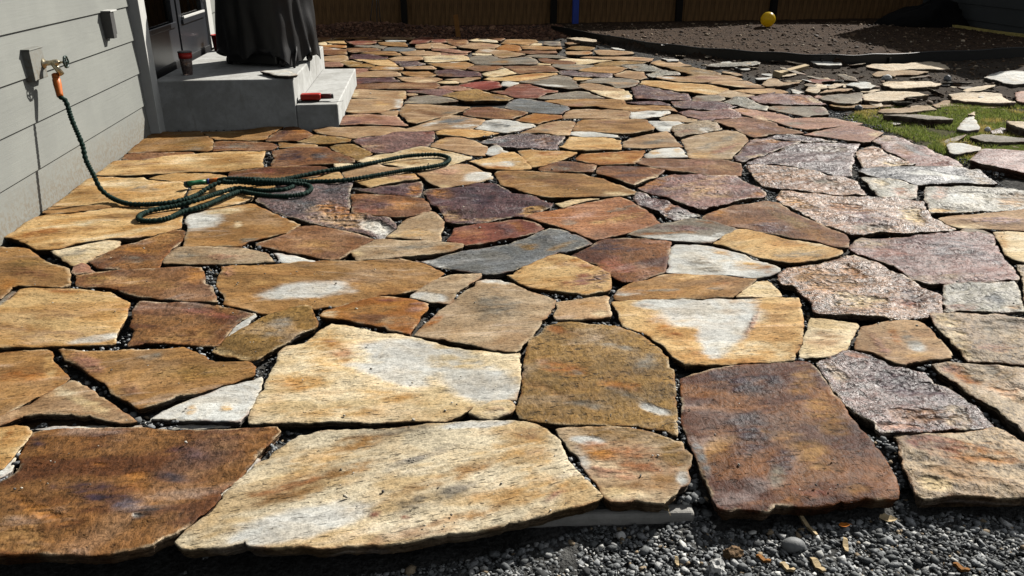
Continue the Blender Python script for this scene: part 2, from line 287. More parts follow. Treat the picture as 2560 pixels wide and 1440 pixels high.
# one line per stone: colour type | outline traced on the photograph | stains with a shape of their own
STONES = '''
ru|A -300,760 0,665 100,600 165,520 155,450 195,370 245,310 275,250 400,225 700,228 1100,222 1260,228 1700,238 2000,228; X 694,1066 700,1076 686,1095 664,1113 640,1134; A 1985,590 1930,660 1790,745 1795,790 1740,860 1560,1010 1440,1090 1340,1130 1250,1195 1050,1235 720,1268 560,1252 200,1245 0,1255 -300,1260|oc A 100,1100 260,160 10;or A 300,880 250,60 25;dp A 1400,620 170,70 10;or A 1130,650 130,100 0;wh A 1120,945 55,22 5;dp A 900,800 500,120 15;or A 790,515 75,20 0;bk A 1300,880 250,60 -20;pu A 1600,420 250,100 0;dp A 300,350 110,50 0
lo|A -250,240 0,232 130,215 230,215 250,280 215,330 150,400 60,500 0,560 -250,650|or A 60,300 80,30 -40
tn|X 180,950 235,978 262,1000 340,1050 300,1052 185,1037 60,1040 20,1057 -40,1075 -40,1060 75,1012 150,965|pl X 200,1000 90,18 25
wh|X 370,1046 395,1030 457,1001 540,970 600,952 655,938 650,965 635,1000 618,1035 600,1057 500,1050 379,1043|lo A 1560,80 60,40 -50;lo A 1850,60 60,50 0
oc|E 590,940 640,925 800,945 1150,955 1300,940 1500,940 1700,930 1850,925 1920,960 2030,995 2150,1060 2350,1065 2480,1065 2555,1120 2540,1185 2300,1270 2000,1360 1760,1400 1560,1470 1370,1520 1320,1480 1270,1440 1150,1370 1060,1280 880,1160 760,1090 650,1040 610,985|pk E 850,1060 250,90 30;gy E 1500,1010 180,45 0;br E 1250,1280 200,70 30;ol E 1900,1150 500,90 0
oc|E -200,960 0,962 300,935 470,925 510,950 520,1040 560,1075 620,1140 695,1215 640,1260 480,1350 300,1440 120,1540 0,1620 -200,1700|or E 200,1200 450,90 0;lo E 500,1100 60,150 0
lo|E -200,560 0,510 60,460 130,400 210,340 450,328 800,325 1100,350 1170,390 1290,460 1270,540 1240,640 1220,700 1160,790 1150,880 900,890 500,905 200,912 0,920 -200,925|oc E 500,600 550,60 0;oc E 300,740 400,70 0;wh E 950,830 260,30 -8;or E 600,345 200,25 0;tn E 600,800 500,70 0
ru|E 1400,450 1530,450 1700,460 2000,450 2250,490 2540,550 2400,620 2320,690 2290,750 2170,880 1950,885 1700,870 1450,865 1380,890 1270,905 1330,830 1355,760 1310,720 1330,620 1330,540 1380,470|br E 1700,530 420,70 0;oc E 1900,800 400,70 -5;gy E 2400,640 110,40 -35;rd E 2100,560 300,50 8
ol|X 525,877 542,862 575,838 605,820 640,805 678,787 727,770 765,765 780,770 786,785 790,800 798,807 790,815 752,832 715,852 678,872 640,893 620,897 575,887 530,875|pl X 565,880 45,12 10;gy X 690,820 60,20 -30
pl|F 210,1000 240,930 310,885 480,860 600,770 690,700 760,675 900,685 1100,720 1230,755 1400,770 1530,800 1650,830 1850,890 2100,945 2400,960 2640,965; X 1300,920 1298,960 1290,998 1250,1000 1180,1015 1150,1040 1110,1054 1000,1051 850,1052 640,1054 622,1054 622,1040 635,1010 650,983 672,935 680,915 692,895|lo F 750,1000 330,300 0;or F 850,950 200,90 20;wh F 1600,1000 600,130 8;wh F 1350,1170 360,80 12;wh F 2200,1230 420,170 20;lo F 1300,1370 450,90 8;lo F 500,1250 300,120 0;lo F 900,1550 650,60 0;pl F 2100,1050 450,80 5
pl|X 1172,1030 1185,1017 1240,1005 1275,1005 1287,1020 1280,1032 1225,1045 1200,1042|pk X 1240,1025 30,8 0
gb|A 1430,1130 1520,1050 1690,940 1750,880 1800,810 1830,750 1950,640 2095,510; B 100,470 230,370 350,290 480,265 700,240 950,225 1200,215 1500,190 1700,180 1900,160; C 0,165 180,190 270,230 320,290 370,330 420,420 450,500 520,580 600,650 680,710 740,780 640,830 520,880 350,905 200,945 0,985; B 1900,1030 1600,1080 1250,1135 1000,1160 800,1175 500,1198 300,1195 0,1180 -60,1170 -80,1130 -200,1165 -400,1195 -600,1190 -640,1160|lo B 450,500 500,90 -18;oc B 250,740 400,70 -15;oc B 900,330 350,60 -15;wh B 350,1010 480,110 -12;gy B 1500,790 450,70 -18;oc B 1500,650 500,60 -18;lo C 150,400 300,200 -20;lo C 100,750 600,130 -15;oc B 1900,900 450,60 -15;rd B 980,930 60,25 -25;rd B 1225,955 45,20 10;rd B 1465,1000 45,20 -25;tn B 1300,1060 500,70 -10;gy B 1200,240 350,50 -5;wh B 1800,190 250,30 -5;oc B 800,560 400,50 -18;or B 300,690 250,25 -15;gy B 1300,480 350,40 -18;pk C 330,790 120,40 -30;tn C 150,280 120,60 0;pl B 100,600 200,60 -15
ty|C 360,230 520,222 700,218 800,215 1000,235 1150,265 1250,300 1330,330 1390,340 1400,400 1470,450 1460,510 1430,560 1445,660 1400,720 1320,790 1240,850 1100,840 1000,815 920,825 800,820 740,760 700,680 640,620 590,540 540,450 470,400 400,310|ol C 900,280 500,70 5;wh C 620,330 130,30 5;ro C 880,420 420,75 4;or C 700,440 200,50 4;ro C 1000,540 380,70 3;pl C 760,520 160,30 5;pk C 850,600 260,50 10;pl C 900,760 350,45 5;oc C 1150,670 280,65 -5;wh C 1400,660 60,80 0;ol C 1330,430 150,80 0;wh C 560,470 60,110 -35
ol|G 340,690 460,655 620,640 800,665 1040,680 1120,715 1300,790 1420,880 1500,940 1555,1000 1565,1100 1615,1130 1620,1300; C 1340,0 1350,130 1350,260 1340,290 1240,235 1050,215 950,200 700,185 400,185 200,165 50,150 40,80 60,0; G 100,1350 110,1200 120,1080 150,940 190,820 260,790|gy G 1350,1050 180,110 10;or G 550,1130 330,90 15;or G 1100,1300 280,60 15;gy G 1050,900 300,40 10;gy G 650,1170 80,40 20;gy G 1150,1380 250,50 15;oc G 600,760 250,60 10;or G 450,720 120,40 10;oc G 500,1400 400,60 20;gy C 600,30 260,40 10;wh C 1150,50 130,30 20
dm|G 1690,1230 1800,1190 2000,1140 2300,1100 2560,1070; H 150,1070 300,1050 420,1070 480,1130 560,1240 650,1360; D 590,0 650,80 720,170 850,320 950,450 1040,600 1065,700 1060,780 850,785 680,800 500,820 250,840 60,825 0,880; C 1950,880 1700,860 1650,780 1600,650 1530,530 1480,400 1430,270 1390,190 1395,0; G 1690,1350|dp G 2300,1280 400,120 20;dp H 50,1250 180,120 30;oc H 350,1250 150,200 60;dp C 1950,250 200,220 60;oc D 350,450 350,130 30;oc D 500,150 230,120 50;oc C 1650,400 90,200 60;rd D 350,740 250,50 8;bg C 1530,430 45,190 -25;dp D 130,480 130,160 50;br D 850,600 120,150 0;or D 200,800 120,50 0;gy D 80,600 70,110 0;oc D 700,700 150,80 0
gp|H 490,1090 600,1050 750,960 860,955 1050,1000 1180,1060 1290,1100 1400,1130 1580,1170 1650,1250 1780,1280 1900,1350 2020,1440; D 1660,0 1760,90 1860,200 1700,205 1500,210 1300,240 1200,260 1050,258 910,258 870,200 780,160 680,80 610,0; H 640,1300 560,1200|dp H 1300,1250 350,140 15;gt H 650,1150 180,70 35;pk H 900,1010 150,40 10;br D 1250,120 250,60 0;gt D 1550,130 160,90 50;pk D 1100,220 200,30 0;dp H 1650,1330 200,80 20
gt|D 1040,270 1250,262 1500,250 1700,220 1880,210 1960,250 2095,320 2400,450 2400,800 2095,790 1900,775 1700,765 1520,750 1350,770 1270,780 1220,740 1180,640 1110,520 1090,400|or D 1750,430 320,90 8;rd D 1350,350 260,80 10;pl D 1350,680 200,90 10;tn D 1600,600 400,80 5
gt|H 1640,1085 1800,1065 2000,1070 2300,1090 2560,1110 2900,1130; D 2400,440 2095,250 1980,160 1800,25; H 1990,1340 1850,1230 1700,1130|or H 1950,1180 200,80 30;gy H 2250,1150 200,60 15;or H 2400,1350 250,80 20;pk H 1800,1110 150,40 10
gt|H 1625,590 1900,585 2300,605 2560,630 2900,660 2900,1110 2560,1075 2350,1050 2000,1030 1930,950 1850,870 1770,770 1680,700|pl H 1900,900 250,130 40;gy H 2350,700 250,90 0;pk H 2250,920 250,70 0;pl H 1800,660 170,60 20
gg|H 1765,290 1850,278 2100,278 2460,275 2500,350 2540,480 2555,570 2400,575 2100,570 1880,555 1800,575 1755,560 1770,500 1755,400|pk H 1950,510 180,40 0;bg H 2280,450 130,50 15;tn H 2450,510 90,50 0
gn|H 85,250 110,180 190,140 300,105 480,95 640,50 760,5 870,-20 1040,50 1200,120 1350,180 1500,270 1600,330 1730,380 1735,480 1740,570 1640,580 1600,610 1380,635 1100,615 880,605 700,590 480,575 440,490 410,430 330,380 250,310 150,290|oc H 550,250 350,110 10;dp H 1450,380 250,110 35;rd H 1350,450 180,50 10;pl H 900,450 300,80 0;or H 850,160 150,50 20;gy H 950,20 150,50 30
pl|H 430,610 560,615 890,665 895,720 860,790 810,890 730,980 620,990 480,1005 320,1005 340,900 380,770 410,680|tn H 600,850 220,110 0
tn|H 920,710 1050,690 1200,655 1350,640 1480,645 1560,680 1640,760 1720,840 1800,930 1850,1000 1830,1030 1650,1035 1500,1060 1370,1095 1250,1080 1150,1020 1050,980 960,960 870,940 890,840|or H 1270,820 60,140 -25;gy H 1450,860 70,160 -50;wh H 1500,920 120,50 10;pk H 1100,870 60,160 -40;lo H 1450,1010 200,50 0
lo|G 1000,455 1150,442 1400,440 1700,425 2000,428 2300,430 2560,415; H 150,415 310,420 320,530 345,640 345,800 330,880 280,980 250,1055 100,1065 0,1075; G 2300,1085 2000,1090 1720,1090 1640,1040 1600,990 1500,880 1380,800 1250,740 1110,690 1070,620 1040,530|wh G 1950,580 480,150 5;wh G 2150,650 280,200 -30;wh G 2050,820 170,150 50;wh G 1500,480 230,50 0;or G 1600,780 330,80 42;lo G 2450,800 110,220 20;pk G 2400,680 30,170 30;pl G 2350,950 250,90 -10;wh G 2020,1000 70,60 0;oc H 120,600 150,130 0;pl H 150,950 120,90 0
tn|G 440,455 600,430 780,400 955,385 965,480 990,560 985,620 800,625 600,635 440,640 420,600 460,520|pl G 900,580 100,40 0;oc G 800,470 130,50 0
ty|F 2210,255 2300,235 2420,240 2560,275; G 120,320 300,380 440,430 420,490 350,590 280,680 180,810 100,890 30,960; F 2380,950 2280,920 2150,880 2000,860 1750,820 1580,790 1640,720 1750,620 1880,520 1950,470 2000,430 2100,350 2190,310|or F 1780,640 130,40 -30;gy F 2400,500 300,150 0;wh F 2380,250 150,25 10
or|F 640,620 680,550 800,510 950,470 1050,440 1200,405 1320,400 1480,420 1600,440 1740,480 1720,520 1640,600 1620,660 1570,720 1530,790 1430,760 1300,730 1180,700 1000,670 850,645 700,640|pl F 740,590 90,50 0;rd F 1330,440 180,30 3;br F 1150,630 350,50 5;oc F 1150,530 250,60 0;pk F 1620,510 110,60 -30;tn F 1450,660 200,60 0
ty|F 1540,405 1620,340 1720,280 1840,220 1950,200 2100,190 2255,185 2230,220 2100,310 2000,370 1990,410 1930,470 1880,465 1750,450 1620,420|wh F 1750,410 190,35 5
oc|E 2220,105 2330,90 2560,85; F 300,65 700,45 1000,40 1250,30 1430,15 1570,45 1700,80 1830,130 1880,165 1840,210 1720,280 1620,330 1480,355 1250,375 1080,420 950,460 800,490 650,500 550,510 400,510 280,545 160,575 0,535; E 2460,510 2340,490 2230,470 2250,410 2210,360 2160,290 2180,210 2210,140|wh F 480,335 400,72 -4;pk E 2280,160 90,60 0;tn F 1300,180 450,110 0;lo F 150,260 350,50 -5
br|E 765,180 900,165 1100,140 1400,130 1600,120 1900,105 2010,110 2040,180 2050,260 2120,310 2140,380 2175,470 2000,450 1800,440 1550,410 1300,380 1150,330 1000,305 850,305 780,290 760,240|oc E 1300,250 500,90 5;or E 1950,200 130,90 0;ol E 950,230 130,50 0
oc|I -200,1260 0,1265 150,1268 260,1275 330,1320 430,1390 520,1440; E 640,115 685,130 690,200 695,280 600,305 450,303 180,300 120,310 60,370 0,420 -200,470|or E 100,290 200,80 0;br E 350,180 300,60 5;ol E 300,60 300,60 0
pk|E 710,160 750,110 830,80 900,110 950,155 850,160 740,180|
pl|I 500,1300 700,1270 900,1230 1100,1195 1195,1200 1205,1240 1160,1270 1050,1310 950,1360 880,1410; E 780,80 730,95 680,60 600,10 540,-30|gy I 750,1320 200,40 -10
ru|I 1210,1245 1350,1215 1500,1170 1600,1130 1720,1090 1830,1090 1860,1110 1850,1150 1790,1220 1700,1290 1640,1370 1610,1430; E 1590,110 1450,130 1250,135 1100,125 970,125 930,85 890,50 1000,0|oc I 1650,1170 180,60 -15;gy I 1350,1400 130,40 0;or I 1400,1300 200,50 0
ty|I 1640,1400 1750,1300 1800,1275 2000,1270 2300,1275 2460,1285; J 0,1300 100,1320 150,1380 185,1425 80,1425; E 2560,70 2200,75 1900,80 1650,85 1630,50|pk I 2300,1370 250,30 0;gy I 1900,1350 200,40 0
wh|J 180,1318 350,1345 500,1380 600,1405 450,1415 250,1420|
oc|I 1870,960 1960,920 2100,880 2300,860 2500,840; J 0,850 120,905 220,945 300,985 440,1040 380,1080 300,1130 150,1160 0,1200; I 2490,1210 2400,1260 2200,1255 2000,1265 1840,1265 1850,1200 1870,1110 1880,1080 1850,1020|wh I 2000,990 210,80 -8;pl I 2250,900 300,40 -5;gy I 2480,1200 100,30 0;pl I 2380,1040 40,40 0;tn J 150,1000 200,60 20
lo|I 50,1180 140,1110 250,1050 360,985 500,955 700,945 900,910 1100,885 1400,870 1700,860 1800,850 1790,900 1820,960 1810,1030 1800,1070 1650,1120 1500,1165 1300,1180 1100,1185 900,1215 750,1240 640,1275 500,1300 370,1300 270,1250 150,1205|oc I 700,1120 500,30 -8;pl I 700,1060 600,25 -8;oc I 1300,960 400,35 -5;or I 350,1150 250,30 -10;pl I 1200,1140 500,20 -10;oc I 500,1260 300,25 -10
lo|I 500,862 570,810 720,710 880,590 960,578 1100,580 1300,582 1420,580 1480,610 1600,625 1800,630 1850,640 1870,700 1830,760 1815,820 1500,845 1150,865 1110,850 900,845 700,850|oc I 1000,760 300,60 5;pl I 1200,650 350,40 0;gy I 1450,700 200,40 0
oc|I 430,935 490,872 700,858 900,852 1090,856 1110,870 950,895 700,925 500,945|
lo|I 960,555 1050,480 1150,415 1300,412 1450,405 1650,370 1900,345 2080,330 2300,315 2560,310; J 90,305 75,350 60,400 70,470 0,478; I 2450,490 2200,510 2000,520 1800,525 1600,545 1400,555 1200,555|oc I 1500,520 600,30 -3;pl I 1900,400 300,35 -4;oc I 2400,400 200,50 0;oc I 1400,450 350,25 -5
lo|I 1490,595 1600,560 1750,535 2050,530 2200,550 2270,575 2100,600 1900,620 1700,615|
ru|J 0,490 150,470 350,460 500,462 640,465 740,490 760,500 600,570 400,590 0,590; I 2290,580 2285,540 2320,510|rd J 100,520 150,30 0
lo|J 400,600 600,570 830,525 870,580 700,620 450,630|
gp|J 10,800; X 655,488 705,468 770,458; J 700,640 880,625 965,640 940,700 930,780 940,850 910,920 1100,945 1320,970 1390,1020 1400,1060 1350,1100 1290,1150 1250,1180 1100,1140 900,1095 750,1060 600,1030 480,1000 400,985 300,950 150,890 0,825|dg J 400,820 400,120 20;dg J 750,700 200,70 0;tn J 900,980 450,80 12;wh J 1210,1075 160,60 20;or J 800,900 200,80 15;tn J 700,1000 250,40 12
lo|X 474,524 470,490 480,464 560,457 650,460 690,464 640,486 615,500 590,510 530,520|
br|J 955,750 1100,745 1350,760 1560,775 1680,790 1720,830 1745,880 1650,930 1500,960 1400,960 1200,950 1050,930 960,915 965,830|or J 1450,830 150,60 0;pu J 1150,850 220,60 0;rd J 1100,900 150,40 0
pu|J 980,705 1150,690 1300,665 1500,635 1660,612 1655,680 1630,760 1590,770 1400,755 1200,740 1060,720|or J 1580,700 90,60 -30;dp J 1350,690 180,30 -10
tn|J 870,520 1000,480 1200,440 1300,465 1480,485 1560,500 1400,540 1100,580 920,600 895,570|
lo|J 990,610 1150,580 1400,545 1580,525 1600,560 1630,590 1450,610 1250,645 1130,672 1050,640|pk J 1450,570 150,30 0
tn|J 1605,520 1750,490 1900,460 2000,440 2120,440 2200,470 2270,500 2340,520 2365,560 2360,590 2250,610 2050,645 1850,675 1780,640 1700,590 1640,550|wh J 2230,560 160,40 -5;pk J 1900,510 200,40 0;pl J 1900,650 100,20 0
pl|J 1010,410 1100,370 1200,345 1350,330 1500,290 1650,270 1800,290 2000,330 2150,370 2150,385 2050,410 1960,440 1850,465 1650,490 1550,480 1400,450 1270,435 1100,430|oc J 1600,410 250,50 0;lo J 1700,320 250,30 0
pl|J 780,430 900,430 990,435 1000,450 850,490 790,470|
br|J 160,310 300,290 450,275 630,265 710,275 750,310 850,350 990,400 985,425 800,430 600,440 400,455 180,470 150,440 190,380|dp J 380,360 180,60 0;or J 600,300 80,25 0;gy J 850,400 120,25 10;dg J 640,370 100,40 0
ol|J 740,265 800,245 900,235 990,245 1060,280 1130,310 1170,330 1080,375 1010,400 950,370 850,330 770,290|tn J 1000,330 100,30 0
pp|J 970,200 1030,180 1200,160 1450,125 1700,105 1775,110 1785,160 1760,210 1710,265 1600,280 1450,305 1290,330 1190,335 1150,310 1080,270 1000,235|pu J 1100,195 180,20 -5;tn J 1150,270 160,40 0;rd J 1720,130 80,25 0
ol|J 410,215 500,190 580,150 700,160 850,170 950,185 930,205 870,220 740,235 620,240 500,230|
br|J 120,200 150,160 220,115 300,75 380,68 450,85 520,120 565,155 490,185 400,210 330,205 200,215 100,215|or J 440,120 90,35 10;dp J 270,130 80,40 -20
oc|J 230,225 400,230 600,235 610,255 500,265 300,275 235,275|
oc|I 2020,110 2200,105 2400,95 2560,80; J 150,65 280,70 200,110 130,150 90,195 0,205; I 2350,200 2150,200 2090,160|lo I 2300,120 200,20 -3
br|I 2160,215 2350,210 2560,215; J 170,235 220,255 150,295 50,300; I 2560,305 2350,305 2130,320 2140,270|gy I 2400,260 200,25 0
oc|I 1520,115 1600,105 1800,105 2000,105 2040,150 2110,190 2140,240 2110,310 2060,320 1900,305 1700,310 1500,315 1280,320 1350,250 1440,170|ol I 1850,230 250,60 0;or I 1650,160 120,35 0;gy I 1950,290 120,20 0
br|I 1220,390 1250,345 1350,325 1600,325 1850,310 1930,315 1940,335 1800,345 1600,370 1400,400 1300,405|
tn|M 0,910 200,880 600,870 800,865 1100,860 1380,880 1500,900 1600,880 1700,850 1860,790 1960,760 2100,720 2250,690 2400,700 2560,730; N 100,725 330,760 320,790 270,840 130,905 60,915; M 2560,910 2300,910 2000,920 1700,940 1400,980 1000,1010 700,1055 600,1050 300,1010 100,970|oc M 200,930 200,40 5;bg M 2250,780 350,60 -10;wh M 2450,860 200,30 0;wh M 1900,830 150,30 -15
lo|M 1980,970 2100,940 2300,925 2560,915; N 150,920 400,945 560,965 450,990 300,1010 130,1040 60,1045; M 2560,1060 2400,1030 2200,1010 2000,1000|
tn|J 1760,250 1830,200 1900,170 2000,170 2100,185 2200,210 2310,260 2310,290 2280,355 2150,350 2000,320 1850,290 1750,270|lo J 1850,220 80,40 -30
gp|N 250,1120 400,1060 700,990 1000,970 1300,990 1500,1010 1610,1020 1600,1050 1500,1130 1480,1210 1200,1215 900,1200 620,1190 480,1160 350,1140|bg N 600,1080 350,50 -8;br N 1300,1100 200,70 0
wh|N 360,1220 420,1200 540,1170 600,1210 620,1250 720,1280 560,1310 400,1340 345,1280|lo N 600,1270 60,25 20
lo|J 2130,420 2200,400 2350,370 2480,330 2560,320; K 30,320 100,370 190,470 190,485 0,495; J 2450,490 2300,490 2230,450|wh J 2450,440 150,25 -5;or J 2400,480 150,15 0
lo|K 60,310 200,300 450,310 650,325 600,360 480,405 300,450 200,460 120,390|or K 350,330 200,30 0
br|K 270,490 350,450 470,405 600,405 720,420 840,450 830,490 800,515 600,510 400,510 290,510|gy K 500,480 150,20 0;dp K 550,450 120,25 0
oc|J 2390,540 2420,515 2560,510; K 200,510 400,520 700,530 820,570 950,610 1080,650 1180,690 1240,720 1220,745 1100,765 900,770 600,770 350,770 200,740 100,710 0,680; J 2450,650|br K 400,600 500,50 8;ol K 200,560 250,30 3;pl K 1050,740 150,30 5;br J 2500,580 120,50 20
or|K 640,380 700,330 850,325 1100,310 1330,305 1310,350 1220,440 1000,445 850,445 750,430 650,400|lo K 1000,380 250,40 0
wh|K 580,140 600,115 900,120 1060,155 1075,180 900,165 700,160|
lo|K 470,280 530,240 560,190 580,165 800,170 1000,180 1085,205 1085,295 900,300 730,315 600,310|br K 850,295 150,15 3;oc K 750,220 250,25 0
tn|K 1115,270 1110,215 1180,180 1350,140 1550,105 1590,150 1640,200 1710,265 1500,270 1300,285|gy K 1450,210 250,30 -8
wh|K 1330,350 1400,300 1500,285 1680,280 1720,320 1755,375 1550,375 1350,380|lo K 1430,320 70,25 0;lo K 1650,310 50,30 0
br|K 1230,430 1310,385 1500,385 1800,390 2100,395 2280,420 2300,480 2280,555 2000,550 1750,520 1540,500 1400,470|tn K 2100,480 250,50 5;pk K 1800,430 200,30 0
dm|K 850,490 900,465 1100,455 1250,460 1400,475 1530,495 1450,550 1300,610 1220,645 1100,610 950,560 850,530|pl K 1350,590 130,20 -25;br K 1000,500 150,30 0
pp|K 1260,690 1350,640 1450,590 1600,550 1780,545 2000,560 2250,560 2330,600 2440,660 2545,740 2500,775 2300,800 2150,840 2000,870 1920,885 1800,870 1650,820 1500,760 1350,720|pu K 1500,690 170,45 -12;or K 1450,620 250,40 -18;tn K 1950,700 350,120 0;or K 2450,740 120,30 0
gp|K 1220,770 1250,720 1330,730 1500,790 1650,850 1800,910 1880,960 1750,980 1610,1000 1500,940 1350,870 1250,820|wh K 1720,950 150,55 5;or K 1560,880 110,55 -40;pp K 1450,820 110,40 10
ro|K 110,975 250,930 500,885 700,840 900,800 1080,770 1180,800 1300,880 1420,970 1480,1030 1350,1075 1150,1130 1000,1160 900,1190 830,1205 700,1160 550,1100 400,1050 250,1010|gy K 1100,880 200,25 -12;gy K 560,1030 110,40 0;or K 400,950 250,40 -15;lo K 1000,1000 300,35 -10;pk K 700,960 250,40 -15;br K 900,1150 150,30 -15
pl|K 430,838 600,806 750,790 880,780 740,806 590,848 500,872|
pu|J 1670,700 1800,680 2000,660 2200,625 2350,620 2450,660 2560,720; K 150,740 240,760 300,810 410,850 380,880 250,920 100,960 0,965; J 2300,1020 2100,1030 1960,1035 1900,1000 1870,930 1830,880 1750,830 1720,780|or J 1850,730 180,60 10;dp J 2200,780 350,110 8;dp J 2450,700 150,60 20;tn J 1950,960 150,60 20;lo K 200,900 180,30 -8;tn J 2300,990 250,20 -3
rd|J 1990,1065 2150,1040 2350,1015 2560,990; K 100,985 230,1030 320,1080 200,1130 0,1185; J 2400,1210 2250,1240 2090,1250 2000,1225 1910,1210 1960,1140|pu J 2500,1090 160,70 20;ro J 2150,1130 200,60 0;or K 60,1060 110,50 20
ty|J 1290,1170 1400,1090 1420,1050 1500,990 1620,945 1750,910 1830,960 1880,1020 1870,1080 1840,1130 1845,1210 1700,1200 1500,1185 1350,1180|pl J 1380,1150 90,25 0;lo J 1600,1130 180,40 0
ty|J 925,1320 1050,1270 1200,1200 1300,1195 1500,1205 1800,1215 2000,1235 2075,1245 2050,1280 1950,1320 1750,1345 1500,1370 1200,1385 1000,1390 960,1350|pl J 1000,1330 100,30 0;gy J 1550,1270 250,30 -5;oc J 1900,1280 150,30 -5
br|J 0,1245 150,1190 300,1140 430,1060 600,1055 800,1090 1000,1130 1200,1190 1100,1235 980,1290 900,1340 820,1390 740,1395 600,1370 400,1330 200,1290 0,1260|oc J 600,1250 350,80 5
bg|J 1610,1410 1750,1385 1950,1330 2150,1295 2400,1265 2560,1250; K 0,1230 200,1160 380,1090 500,1110 700,1180 800,1235 700,1270 530,1330 480,1325 380,1360 200,1430; G 0,145; F 2400,165 2250,170 2100,145 1850,105 1700,60 1600,30|wh F 1750,50 150,30 15;ol K 150,1260 130,30 0;ol K 500,1260 150,30 -15;dg K 330,1180 150,40 0
dm|K 590,1350 700,1310 850,1220 950,1185 1200,1180 1450,1200 1590,1225 1570,1330 1545,1430; G 1520,150 1400,190 1250,240 1100,245 1040,215 990,180 880,120 840,70 700,40|rd G 1050,90 200,70 10;pk G 1350,170 150,40 -10;dp K 1000,1280 300,50 5;pk K 1400,1220 170,25 4
lo|G 0,190 100,120 250,50 400,0; K 480,1345 560,1365; G 640,20 850,110 980,180 985,260 980,340 900,365 820,385 730,400 600,380 400,350 200,325 80,290 0,230; F 2510,190|rd G 720,270 220,90 -5;pu G 870,250 120,80 -20;ro G 550,300 130,60 0;oc G 450,50 150,50 15;or G 700,80 150,50 20
oc|G 1020,400 1080,320 1180,270 1350,230 1500,180 1600,165 1800,180 2100,205 2450,230 2400,280 2300,340 2200,420 2000,420 1700,425 1400,435 1030,440|gy G 1500,340 250,25 0;lo G 1800,210 300,25 3;or G 2150,270 200,25 0;wh G 1200,380 150,12 0;gy G 2050,330 110,18 0
wh|K 1590,1280 1640,1245 1800,1245 1950,1265 2150,1300 2350,1360 2560,1440; H 0,80 130,140 110,170 0,200; G 2400,215 2200,200 1900,180 1600,160 1550,150 1580,90 1570,30|lo G 2400,100 250,60 12;or H 0,150 100,40 10;gy G 1950,100 200,60 20;lo K 2100,1330 150,30 12
pl|G 2240,400 2350,330 2450,250 2560,245; H 30,270 130,380 135,405 0,410|
lo|K 2010,1240 2100,1170 2250,1100 2350,1090 2500,1120; L 0,1150 200,1200 400,1220 600,1270 740,1310 735,1340 600,1390 450,1410 250,1440; H 100,60; K 2560,1395 2350,1340 2150,1270|pl L 450,1240 200,20 10;gy L 350,1350 300,40 0;oc L 200,1220 120,20 10
gy|K 1150,1150 1250,1110 1450,1050 1650,1000 1800,985 2000,1010 2200,1070 2270,1090 2150,1150 2050,1200 1980,1240 1850,1230 1600,1215 1300,1180|pp K 1700,1080 350,40 0;or K 1500,1140 350,20 -2;wh K 1750,1190 400,35 0;or K 1950,1030 120,20 8;wh K 2050,1160 100,40 -20
br|K 1900,985 1960,930 2100,880 2300,840 2560,795; L 100,820 230,910 400,980 600,1080 750,1140 820,1185 800,1280 650,1265 450,1210 250,1180 0,1130; K 2300,1080 2100,1030|or K 2080,920 120,50 -10;gy L 30,850 150,30 20;pu L 30,1080 200,60 10;oc L 500,1150 250,60 22;ol L 200,980 250,40 22
gn|L 85,770 140,705 400,730 700,755 1000,770 1300,790 1560,820 1570,880 1630,960 1700,1000 1800,1060 1870,1110 1800,1130 1500,1120 1350,1140 1200,1130 1100,1125 950,1150 820,1140 650,1090 550,1040 420,960 250,890 150,830|oc L 300,830 250,60 20;or L 800,870 300,40 5;pu L 950,980 350,70 10;pl L 1450,950 150,90 30;gy L 1000,1090 250,40 0
pp|L 810,1290 850,1220 950,1170 1150,1170 1350,1165 1600,1135 1900,1130 2100,1140 2260,1180 2270,1260 2330,1350 2400,1440; H 2460,150 2500,250 2480,265 2100,265 1750,265 1600,265 1450,230 1370,170 1250,110 1100,50 1000,10 900,-20|dp L 1850,1290 350,110 8;gt L 1000,1220 250,70 0;dp H 2200,60 200,60 0;rd L 1200,1310 180,50 0;gt H 1700,220 350,40 0;pu L 1450,1230 250,60 0
pl|L 2265,1110 2400,1100 2560,1110 2800,1130 2800,1440 2560,1430 2450,1390 2380,1340 2340,1260 2290,1180|lo L 2350,1220 60,100 -20
gt|H 2490,85 2560,90 2800,100 2800,520 2570,500 2555,350 2550,200|
tn|L 1690,990 1850,960 2100,940 2350,920 2560,905 2800,880 2800,1100 2560,1095 2300,1085 2100,1075 1900,1075 1800,1050|pp L 2300,1000 350,40 0;pl L 1950,1060 200,20 0
gy|L 1880,1110 1980,1080 2150,1095 2260,1130 2260,1170 2100,1135 1950,1125|
gg|L 1570,680 1600,655 1900,650 2250,655 2450,680 2560,705 2800,740 2800,860 2560,890 2250,905 1950,920 1620,935 1600,860 1570,790|pk L 1720,730 100,80 -50;lo L 1700,900 170,40 0;wh L 2000,780 200,70 0;tn L 2450,800 200,80 0
dg|L 900,530 950,490 1100,475 1450,470 1700,470 1950,470 2080,490 2200,560 2290,640 2000,645 1700,640 1480,640 1300,600 1100,570|gt L 2100,570 180,60 30;wh L 1700,550 300,25 5
gg|L 935,600 960,570 1150,585 1350,620 1490,660 1480,780 1300,775 1110,770 1050,700|pk L 1350,730 150,40 10;pl L 1100,630 120,30 10
gn|L 880,310 930,280 1060,250 1120,290 1200,350 1330,390 1470,450 1250,455 1050,460 960,460 920,400|pl L 1250,430 180,30 5;br L 1050,290 120,30 0
pp|L 1045,215 1100,185 1180,160 1250,155 1350,190 1500,240 1650,300 1800,360 1900,410 1950,445 1850,455 1650,465 1480,460 1400,410 1300,340 1200,310 1130,250|bg L 1450,290 250,40 22;rd L 1650,420 200,30 5;gt L 1200,200 120,40 15;br L 1350,290 150,40 22
